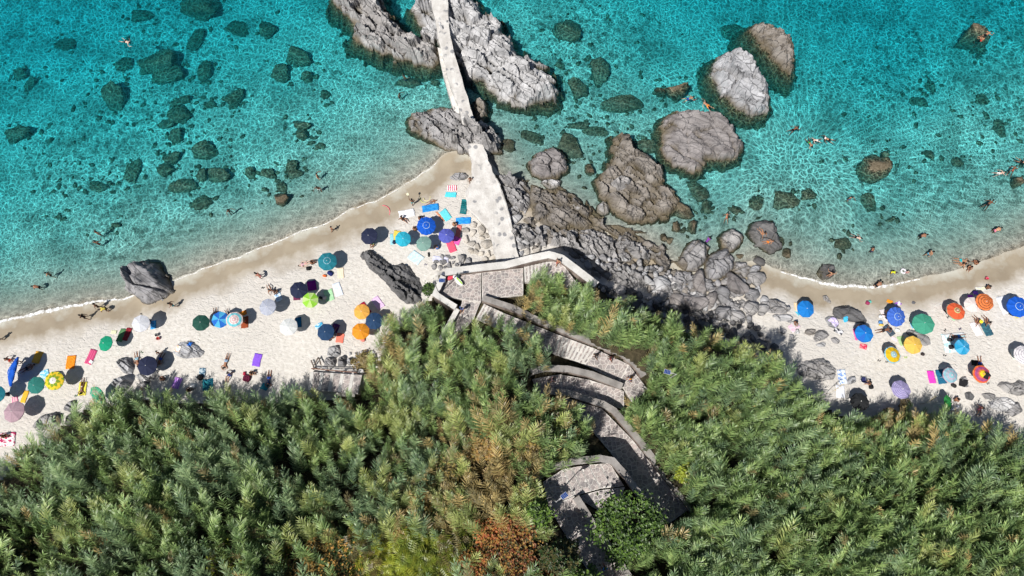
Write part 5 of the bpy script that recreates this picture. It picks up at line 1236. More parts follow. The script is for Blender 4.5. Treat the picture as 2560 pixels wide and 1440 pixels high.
TOWELS = [
 (178,905,22,34,-4,P_('diamond',(.78,.17,.01),(.80,.38,.04)),'orange diamond-patterned towel on the left beach'),
 (228,892,18,38,14,P_('stripe',(.52,.05,.16),(.60,.12,.24)),'crimson towel with a white card on it'),
 (94,893,20,30,10,P_('plain',(.78,.42,.06)),'amber mat half in the shade of the tipped blue umbrella'),
 (62,992,13,30,8,P_('plain',(.80,.45,.05)),'crumpled amber towel above the mauve umbrella'),
 (37,1000,16,18,-20,P_('stripe',(.75,.20,.38),(.78,.55,.5)),'pink striped towel behind the mauve umbrella'),
 (207,972,19,34,-4,P_('plain',(.74,.66,.08)),'yellow towel under the sunbather by the green banded umbrella'),
 (112,936,22,22,-20,P_('print',(.15,.50,.72),(.55,.72,.80)),'light blue patterned mat peeking out above the floral umbrella'),
 (17,1098,42,34,-4,P_('print',(.78,.76,.76),(.45,.03,.12)),'white towel with crimson print at the left edge'),
 (643,900,20,32,8,P_('plain',(.24,.10,.66)),'violet towel lying alone near the reed shadow'),
 (442,958,20,28,14,P_('stripe',(.36,.16,.66),(.62,.34,.76)),'lilac striped towel at the reed edge'),
 (506,932,16,24,-2,P_('print',(.10,.18,.26),(.45,.55,.60)),'dark patterned towel above the black bag in the shade'),
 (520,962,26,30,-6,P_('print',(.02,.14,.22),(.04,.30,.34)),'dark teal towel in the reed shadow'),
 (662,967,18,16,20,P_('plain',(.03,.28,.36)),'teal cloth beside the legs in the reed shadow'),
 (304,838,16,34,10,P_('plain',(.10,.22,.10)),'green mat in the shade of the emerald umbrella'),
 (318,836,14,34,10,P_('check',(.30,.03,.04),(.18,.02,.03)),'dark red mat in the shade of the emerald umbrella'),
 (285,830,14,9,0,P_('plain',(.66,.68,.45)),'pale yellow cloth at the top of the emerald umbrella shade'),
 (852,682,16,27,-6,P_('grid',(.76,.60,.42),(.78,.68,.55)),'peach checked towel by the teal umbrella'),
 (845,724,19,36,-22,P_('print',(.68,.72,.80),(.60,.66,.76)),'whitish blue towel next to the pale green one'),
 (823,738,22,30,-18,P_('print',(.36,.62,.36),(.44,.68,.44)),'pale green towel next to the whitish one'),
 (945,757,20,34,-38,P_('grid',(.74,.62,.76),(.66,.42,.70)),'pink and lilac checked towel lying alone'),
 (850,845,19,24,6,P_('plain',(.76,.20,.14)),'coral towel at the dark blue umbrella'),
 (798,814,20,12,-30,P_('print',(.05,.36,.62),(.55,.70,.78)),'turquoise patterned towel above the dark blue umbrella'),
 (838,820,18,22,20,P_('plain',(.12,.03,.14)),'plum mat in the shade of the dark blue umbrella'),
 (912,772,18,34,-38,P_('plain',(.36,.015,.05)),'crimson mat behind the light orange umbrella'),
 (780,714,22,26,-12,P_('plain',(.26,.015,.24)),'purple mat in the shade of the navy umbrella'),
 (742,744,17,14,-8,P_('plain',(.16,.03,.08)),'maroon towel under the navy umbrella next to the lime one'),
 (606,784,22,12,-24,P_('plain',(.78,.24,.03)),'bright orange cloth above the pink ringed umbrella'),
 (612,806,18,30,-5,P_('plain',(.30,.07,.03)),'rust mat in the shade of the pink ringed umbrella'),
 (696,742,16,24,-25,P_('print',(.70,.78,.82),(.30,.5,.75)),'white and blue towel by the navy-ringed umbrella'),
 (384,812,14,22,-10,P_('print',(.05,.34,.66),(.04,.16,.40)),'blue towel at the white umbrella'),
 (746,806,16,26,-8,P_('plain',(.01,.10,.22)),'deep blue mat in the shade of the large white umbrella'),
 (1130,470,24,15,0,P_('stripe',(.78,.14,.22),(.78,.74,.74)),'red and white striped towel near the white slab'),
 (1127,487,28,14,4,P_('plain',(.10,.62,.74)),'cyan towel right below the red striped one'),
 (1077,520,42,19,-9,P_('print',(.03,.28,.68),(.02,.20,.55)),'azure towel under the reclining person'),
 (1017,534,40,22,-10,P_('plain',(.76,.77,.80)),'white towel with a blue strap on it'),
 (1114,538,19,31,-35,P_('plain',(.14,.62,.70)),'pale cyan towel beside the orange board'),
 (1100,541,4,32,-38,P_('plain',(.62,.26,.14)),'narrow orange-brown mat edge beside the pale cyan towel'),
 (1158,552,38,18,-4,P_('print',(.02,.24,.66),(.04,.34,.72)),'azure towel below the inflatable mattress'),
 (980,598,9,30,-6,P_('plain',(.30,.60,.68)),'narrow light blue towel next to the yellow one'),
 (991,592,17,34,6,P_('plain',(.78,.58,.10)),'yellow mat beside the cyan umbrella'),
 (1129,617,19,31,-22,P_('plain',(.76,.10,.18)),'rose towel below the violet-blue umbrella'),
 (1141,602,19,20,20,P_('plain',(.74,.12,.42)),'hot pink towel right of the rose one'),
 (1146,580,12,36,8,P_('plain',(.62,.18,.16)),'coral mat behind the violet-blue umbrella'),
 (1040,644,27,34,-52,P_('print',(.60,.72,.78),(.48,.66,.76)),'pale blue watercolour towel below the sage umbrella'),
 (1102,648,40,15,6,P_('print',(.62,.62,.74),(.54,.55,.70)),'pale lavender towel near the terrace wall'),
 (1991,768,10,24,0,P_('stripe',(.76,.55,.30),(.78,.68,.52)),'peach towel left of the azure umbrella'),
 (1994,782,8,14,-35,P_('plain',(.10,.48,.62)),'turquoise cloth below the azure umbrella'),
 (2158,866,18,14,16,P_('print',(.62,.04,.10),(.72,.30,.30)),'red towel with a blue rim below the second azure umbrella'),
 (2138,836,7,30,-4,P_('plain',(.70,.12,.36)),'pink mat under the second azure umbrella'),
 (2224,754,14,9,25,P_('plain',(.80,.30,.02)),'orange cloth above the cornflower umbrella'),
 (2244,760,18,10,-25,P_('print',(.76,.72,.78),(.34,.12,.55)),'white and purple cloth above the cornflower umbrella'),
 (2212,788,14,32,-14,P_('plain',(.72,.66,.66)),'pale towel under the couple by the cornflower umbrella'),
 (2222,826,17,30,-32,P_('print',(.05,.07,.10),(.12,.16,.20)),'charcoal towel under the tanned sunbather'),
 (2236,848,16,9,30,P_('plain',(.76,.62,.66)),'pale pink cloth below the charcoal towel'),
 (2254,852,17,24,-16,P_('plain',(.38,.56,.28)),'pale green mat beside the yellow umbrella'),
 (2281,814,8,14,-14,P_('plain',(.16,.50,.72)),'small light blue cloth left of the sea green umbrella'),
 (2386,856,58,48,-4,P_('print',(.74,.76,.77),(.40,.62,.66)),'big white mat with teal print under two people'),
 (2440,822,20,36,-16,P_('cross',(.76,.74,.74),(.76,.72,.74)),'white dark-edged towel of the left sitter of the couple'),
 (2466,822,20,36,-16,P_('print',(.03,.09,.13),(.05,.16,.20)),'dark teal towel of the right sitter of the couple'),
 (2516,762,36,46,-12,P_('plain',(.72,.73,.76)),'large white sheet at the right edge'),
 (2328,942,17,32,-4,P_('plain',(.72,.06,.48)),'magenta towel left of the teal ringed umbrella'),
 (2352,941,21,36,-4,P_('print',(.02,.12,.22),(.02,.16,.26)),'dark blue towel left of the teal ringed umbrella'),
 (2534,886,14,28,-6,P_('plain',(.66,.70,.62)),'pale mat at the grey-ringed umbrella on the right edge'),
 (2105,942,20,36,0,P_('print',(.68,.74,.80),(.20,.32,.66)),'white mat with blue drawings next to the reeds'),
 (2100,979,21,32,4,P_('plain',(.70,.72,.78)),'plain white mat below the drawn one'),
 (2426,742,13,10,0,P_('plain',(.50,.08,.62)),'purple cloth beside the cream umbrella'),
 (2438,732,12,10,0,P_('plain',(.36,.14,.66)),'violet cloth above the cream umbrella'),
 (2452,722,26,10,-4,P_('print',(.72,.70,.52),(.6,.6,.6)),'pale towel above the orange ringed umbrella'),
 (2432,945,22,14,10,P_('plain',(.03,.03,.03)),'black mat in the shade of the sunset umbrella'),
]
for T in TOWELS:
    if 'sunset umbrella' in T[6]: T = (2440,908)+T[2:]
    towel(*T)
towel(446, 872, 18, 16, 20, tmat('print',(.78,.76,.74),(.78,.55,.42)), 'white towel with a peach motif spread on the pale rock slab', rocks=True)
towel(475, 860, 9, 10, 10, tmat('plain',(.03,.18,.66)), 'blue cloth on the top edge of the pale rock slab', rocks=True, name='cloth')
towel(1985, 817, 27, 20, -35, tmat('print',(.74,.58,.64),(.66,.45,.55)), 'pink towel draped over the brown rock', rocks=True)
towel(2085, 804, 18, 24, -40, tmat('print',(.52,.46,.72),(.70,.62,.76)), 'lavender patterned towel on the small grey rock', rocks=True)
towel(2096, 828, 22, 13, 30, tmat('print',(.70,.70,.72),(.05,.05,.06)), 'white and black towel beside the lavender one')
towel(2113, 799, 9, 13, -15, tmat('plain',(.06,.42,.70)), 'small azure cloth on the slate rock', rocks=True)
towel(2408, 957, 15, 17, 15, tmat('plain',(.02,.02,.022)), 'black shirt spread on the grey rock', 'shirt', 'shirt', rocks=True)

# ================================================================== PEOPLE
SKIN = objcol('skin', .55, .35); HAIR = objcol('hair', .6, .3, True); WEAR = objcol('swimwear', .8, .2, True)
def skin_mesh(name, verts, edges, radii, mat, sub=1):
    me = bpy.data.meshes.new(name+'_src'); me.from_pydata(verts, edges, [])
    o = bpy.data.objects.new('tmp', me); COL.objects.link(o); o.modifiers.new('s', 'SKIN')
    if not me.skin_vertices: 
        bm = bmesh.new(); bm.from_mesh(me); bm.verts.layers.skin.verify(); bm.to_mesh(me); bm.free()
    for i, r in enumerate(radii):
        sv = me.skin_vertices[0].data[i]; sv.radius = r if isinstance(r, tuple) else (r, r); sv.use_root = (i == 0)
    if sub: md = o.modifiers.new('d', 'SUBSURF'); md.levels = sub; md.render_levels = sub
    dg = bpy.context.evaluated_depsgraph_get(); dg.update(); out = bpy.data.meshes.new_from_object(o.evaluated_get(dg)); out.name = name
    bpy.data.objects.remove(o); bpy.data.meshes.remove(me)
    out.materials.clear(); out.materials.append(mat); out.polygons.foreach_set('use_smooth', [True]*len(out.polygons)); return out
def pose(J, face):
    """J: joint places (metres). Gives the body and things to wear, all in the same pose."""
    J = {k: Vector(v) for k, v in J.items()}; face = Vector(face).normalized()
    V = []; E = []; R = []; I = {}
    def add(n, p, r, par=None):
        I[n] = len(V); V.append(tuple(p)); R.append(r)
        if par is not None: E.append((I[par], I[n]))
    add('pelvis', J['pelvis'], (.15,.12)); add('waist', J['waist'], (.125,.10), 'pelvis'); add('chest', J['chest'], (.155,.12), 'waist')
    up = (J['head']-J['neck']).normalized()
    add('neck', J['neck'], .055, 'chest'); add('jaw', J['neck']+up*.09+face*.02, .07, 'neck'); add('head', J['head'], (.083,.10), 'jaw'); add('crown', J['head']+up*.095, .06, 'head')
    add('nose', J['head']-up*.02+face*.115, .013, 'head')
    rt = up.cross(face).normalized()
    for s, n in ((1, 'l'), (-1, 'r')):
        add('ear'+n, J['head']+rt*s*.095-up*.01, .016, 'head')
        add('sh'+n, J['sh'+n], .062, 'chest'); add('el'+n, J['el'+n], .042, 'sh'+n); add('wr'+n, J['wr'+n], .028, 'el'+n)
        d = (J['wr'+n]-J['el'+n]).normalized(); q = d.cross(face); q = q.normalized() if q.length > .1 else d.orthogonal().normalized()
        add('pa'+n, J['wr'+n]+d*.07, (.036,.02), 'wr'+n)
        cr = d.cross(q).normalized()
        for k in range(4):
            o = (k-1.5)*.02; L = (.075, .085, .08, .062)[k]
            b = J['wr'+n]+d*.11+q*o; add('f%d%s' % (k, n), b, .009, 'pa'+n); add('t%d%s' % (k, n), b+d*L+cr*.018, .007, 'f%d%s' % (k, n))
        add('th'+n, J['wr'+n]+d*.05+q*.045, .010, 'wr'+n); add('tt'+n, J['wr'+n]+d*.10+q*.07, .008, 'th'+n)
        add('hp'+n, J['hp'+n], .095, 'pelvis'); add('kn'+n, J['kn'+n], .058, 'hp'+n)
        add('cf'+n, J['kn'+n].lerp(J['an'+n], .33), .055, 'kn'+n); add('an'+n, J['an'+n], .036, 'cf'+n); add('to'+n, J['to'+n], (.042,.022), 'an'+n)
    out = {'body': skin_mesh('person_body', V, E, R, SKIN)}
    # trunks, bikini and shirt: the same limbs, a little fuller
    def wear(n, names, edges, rad):
        ix = {k: i for i, k in enumerate(names)}
        pts = [J[k] if k in J else None for k in names]
        for i, k in enumerate(names):
            if pts[i] is None:
                a, b, t = {'thl': ('hpl','knl',.55), 'thr': ('hpr','knr',.55), 'bkl': ('hpl','knl',.12), 'bkr': ('hpr','knr',.12), 'ual': ('shl','ell',.45), 'uar': ('shr','elr',.45), 'low': ('pelvis','waist',.55), 'bst': ('waist','chest',.55), 'col': ('chest','neck',.45)}[k]
                pts[i] = J[a].lerp(J[b], t)
        return skin_mesh(n, [tuple(p) for p in pts], [(ix[a], ix[b]) for a, b in edges], rad, WEAR, 1)
    out['swim_trunks'] = wear('swim_trunks', ['pelvis','low','hpl','thl','hpr','thr'], [('pelvis','low'),('pelvis','hpl'),('hpl','thl'),('pelvis','hpr'),('hpr','thr')], [(.165,.135),(.14,.115),.11,.098,.11,.098])
    out['bikini_bottom'] = wear('bikini_bottom', ['pelvis','low','bkl','bkr'], [('pelvis','low'),('pelvis','bkl'),('pelvis','bkr')], [(.165,.135),(.13,.11),.10,.10])
    out['bikini_top'] = wear('bikini_top', ['bst','chest'], [('bst','chest')], [(.145,.12),(.165,.132)])
    out['shirt'] = wear('shirt', ['chest','bst','waist','pelvis','col','shl','ual','shr','uar'], [('chest','bst'),('bst','waist'),('waist','pelvis'),('chest','col'),('chest','shl'),('shl','ual'),('chest','shr'),('shr','uar')], [(.17,.14),(.155,.13),(.15,.125),(.165,.135),.075,.075,.058,.075,.058])
    # hair: a cap over the skull, long hair falls behind
    def cap(long):
        bm = bmesh.new(); bmesh.ops.create_icosphere(bm, subdivisions=2, radius=1)
        for v in bm.verts:
            p = v.co.copy(); f = p.y; u = p.z
            w = .112*(1+.05*math.sin(9*p.x+5*p.z))
            q = Vector((p.x*w, p.y*w*1.12, p.z*w*1.1))
            if f > .25 and u < .35: q *= .80
            if long and f < .1 and u < .1: q.z -= .16*(.1-u); q.y *= .9
            v.co = J['head']+up*.035-face*.012+rt*q.x+face*q.y+up*q.z
        m = bpy.data.meshes.new('hair'); bm.to_mesh(m); bm.free(); m.materials.append(HAIR); m.polygons.foreach_set('use_smooth', [True]*len(m.polygons)); return m
    out['hair'] = cap(False); out['long_hair'] = cap(True); return out
def sym(d):
    o = {}
    for k, v in d.items():
        if k in ('pelvis','waist','chest','neck','head'): o[k] = v
        elif k[-1] in 'lr' and k[:-1] in ('sh','el','wr','hp','kn','an','to'): o[k] = v
        else: o[k+'l'] = v; o[k+'r'] = (-v[0], v[1], v[2])
    return o
POSES = {
 'stand': pose(sym(dict(pelvis=(0,0,.95), waist=(0,0,1.12), chest=(0,0,1.32), neck=(0,0,1.48), head=(0,.03,1.63), sh=(.18,0,1.42), el=(.25,-.03,1.15), wr=(.27,.07,.92), hp=(.10,0,.88), kn=(.11,.02,.48), an=(.11,-.02,.08), to=(.13,.14,.03))), (0,1,-.1)),
 'walk': pose(sym(dict(pelvis=(0,0,.93), waist=(0,.02,1.10), chest=(0,.05,1.30), neck=(0,.07,1.46), head=(0,.11,1.61), sh=(.18,.04,1.40), ell=(.26,-.12,1.16), elr=(-.25,.14,1.16), wrl=(.27,-.16,.93), wrr=(-.24,.34,1.0), hp=(.10,0,.86), knl=(.10,.22,.50), knr=(-.10,-.02,.47), anl=(.10,.30,.09), anr=(-.10,-.30,.14), tol=(.11,.46,.05), tor=(-.11,-.18,.03))), (0,1,-.15)),
 'arms': pose(sym(dict(pelvis=(0,0,.95), waist=(0,.01,1.12), chest=(0,.03,1.32), neck=(0,.05,1.47), head=(0,.09,1.61), sh=(.18,.03,1.41), el=(.40,.12,1.28), wr=(.46,.34,1.20), hp=(.10,0,.88), kn=(.13,.04,.48), an=(.14,0,.08), to=(.17,.15,.03))), (0,1,-.3)),
 'bend': pose(sym(dict(pelvis=(0,-.10,.88), waist=(0,.05,1.0), chest=(0,.24,1.10), neck=(0,.38,1.16), head=(0,.50,1.18), sh=(.18,.32,1.10), el=(.24,.38,.84), wr=(.18,.52,.66), hp=(.10,-.09,.82), kn=(.12,.08,.46), an=(.12,-.02,.08), to=(.13,.14,.03))), (0,.8,-.6)),
 'racket': pose(sym(dict(pelvis=(0,0,.95), waist=(0,0,1.12), chest=(0,0,1.32), neck=(0,0,1.48), head=(0,.03,1.63), shl=(.18,0,1.42), shr=(-.18,0,1.46), ell=(.28,-.05,1.16), wrl=(.30,.10,.96), elr=(-.26,.10,1.68), wrr=(-.22,.20,1.92), hp=(.10,0,.88), knl=(.16,.10,.48), knr=(-.12,-.02,.48), anl=(.2,.1,.08), anr=(-.13,-.12,.08), tol=(.22,.25,.03), tor=(-.14,.03,.03))), (0,1,.1)),
 'sit': pose(sym(dict(pelvis=(0,0,.14), waist=(0,-.04,.30), chest=(0,-.08,.50), neck=(0,-.07,.66), head=(0,-.03,.80), sh=(.18,-.08,.60), el=(.28,-.22,.36), wr=(.26,-.34,.10), hp=(.10,.06,.13), kn=(.14,.44,.38), an=(.14,.78,.07), to=(.15,.92,.10))), (0,1,-.1)),
 'hug': pose(sym(dict(pelvis=(0,0,.14), waist=(0,.0,.30), chest=(0,.06,.48), neck=(0,.12,.63), head=(0,.17,.76), sh=(.18,.08,.57), el=(.24,.28,.40), wr=(.08,.46,.34), hp=(.10,.06,.13), kn=(.12,.38,.46), an=(.12,.46,.07), to=(.13,.62,.05))), (0,1,-.3)),
 'lie': pose(sym(dict(pelvis=(0,0,.13), waist=(0,.17,.13), chest=(0,.37,.14), neck=(0,.53,.13), head=(0,.68,.15), sh=(.18,.46,.12), el=(.34,.24,.10), wr=(.30,.0,.10), hp=(.10,-.08,.12), kn=(.14,-.48,.14), an=(.16,-.88,.07), to=(.21,-.93,.19))), (0,.15,1)),
 'prone': pose(sym(dict(pelvis=(0,0,.13), waist=(0,.17,.12), chest=(0,.37,.13), neck=(0,.53,.16), head=(0,.67,.19), sh=(.18,.47,.12), el=(.38,.62,.08), wr=(.16,.82,.08), hp=(.10,-.08,.12), kn=(.13,-.48,.09), an=(.14,-.88,.08), to=(.14,-1.02,.03))), (0,.3,-1)),
 'swim': pose(sym(dict(pelvis=(0,0,-.10), waist=(0,.17,-.06), chest=(0,.37,-.03), neck=(0,.53,.04), head=(0,.66,.10), sh=(.18,.46,-.03), ell=(.42,.62,-.10), elr=(-.40,.36,-.12), wrl=(.34,.88,-.10), wrr=(-.52,.12,-.2), hp=(.10,-.08,-.12), knl=(.18,-.46,-.20), knr=(-.20,-.44,-.22), anl=(.26,-.84,-.2), anr=(-.30,-.80,-.28), tol=(.27,-.98,-.22), tor=(-.32,-.94,-.3))), (0,.7,-.7)),
}
TONE = [(.42,.22,.13), (.30,.14,.08), (.20,.09,.05), (.66,.46,.37)]
HTONE = [(.012,.009,.008), (.05,.03,.018), (.16,.10,.05)]
def person(px, py, ps, ang, label, wear='trunks', col=(.02,.03,.08), tone=1, hair=0, long=False, size=1.0, z=None, at='feet', shirt=None, rocks=False, group=None):
    H = {'stand':1.7,'walk':1.66,'arms':1.66,'bend':1.2,'racket':1.7}.get(ps, .2)*size
    if z is not None: x, y = unp(px, py, z); x, y, zz = float(x), float(y), z
    elif ps == 'swim': x, y = unp(px, py, 0); x, y, zz = float(x), float(y), .02
    elif at == 'head': x, y, zz = place(px, py, H, rocks)
    else: x, y, zz = place(px, py, 0, rocks); zz += .035 if ps in ('sit','hug','lie','prone') else 0
    D = POSES[ps]
    o = obj('person', D['body'], (x, y, zz), (0, 0, -math.radians(ang)), (size,)*3, label=label, cat='person', group=group)
    t = TONE[tone]; k = random.uniform(.88, 1.12); o.color = tuple(c*k for c in t)+(1,)
    h = obj('hair', D['long_hair' if long else 'hair'], parent=o); h.color = HTONE[hair]+(1,)
    if wear == 'trunks': w = obj('swim_trunks', D['swim_trunks'], parent=o); w.color = tuple(col)+(1,)
    else:
        for n in ('bikini_bottom', 'bikini_top'): w = obj(n, D[n], parent=o); w.color = tuple(col)+(1,)
    if shirt: w = obj('shirt', D['shirt'], parent=o); w.color = tuple(shirt)+(1,)
    return o
BK = (.01,.01,.012); RD = (.55,.04,.03); BL = (.02,.08,.40); TQ = (.02,.38,.42); WH = (.70,.70,.70); PK = (.65,.20,.30); YE = (.75,.62,.05); GR = (.05,.30,.06); OR = (.70,.20,.03); PU = (.18,.05,.32)
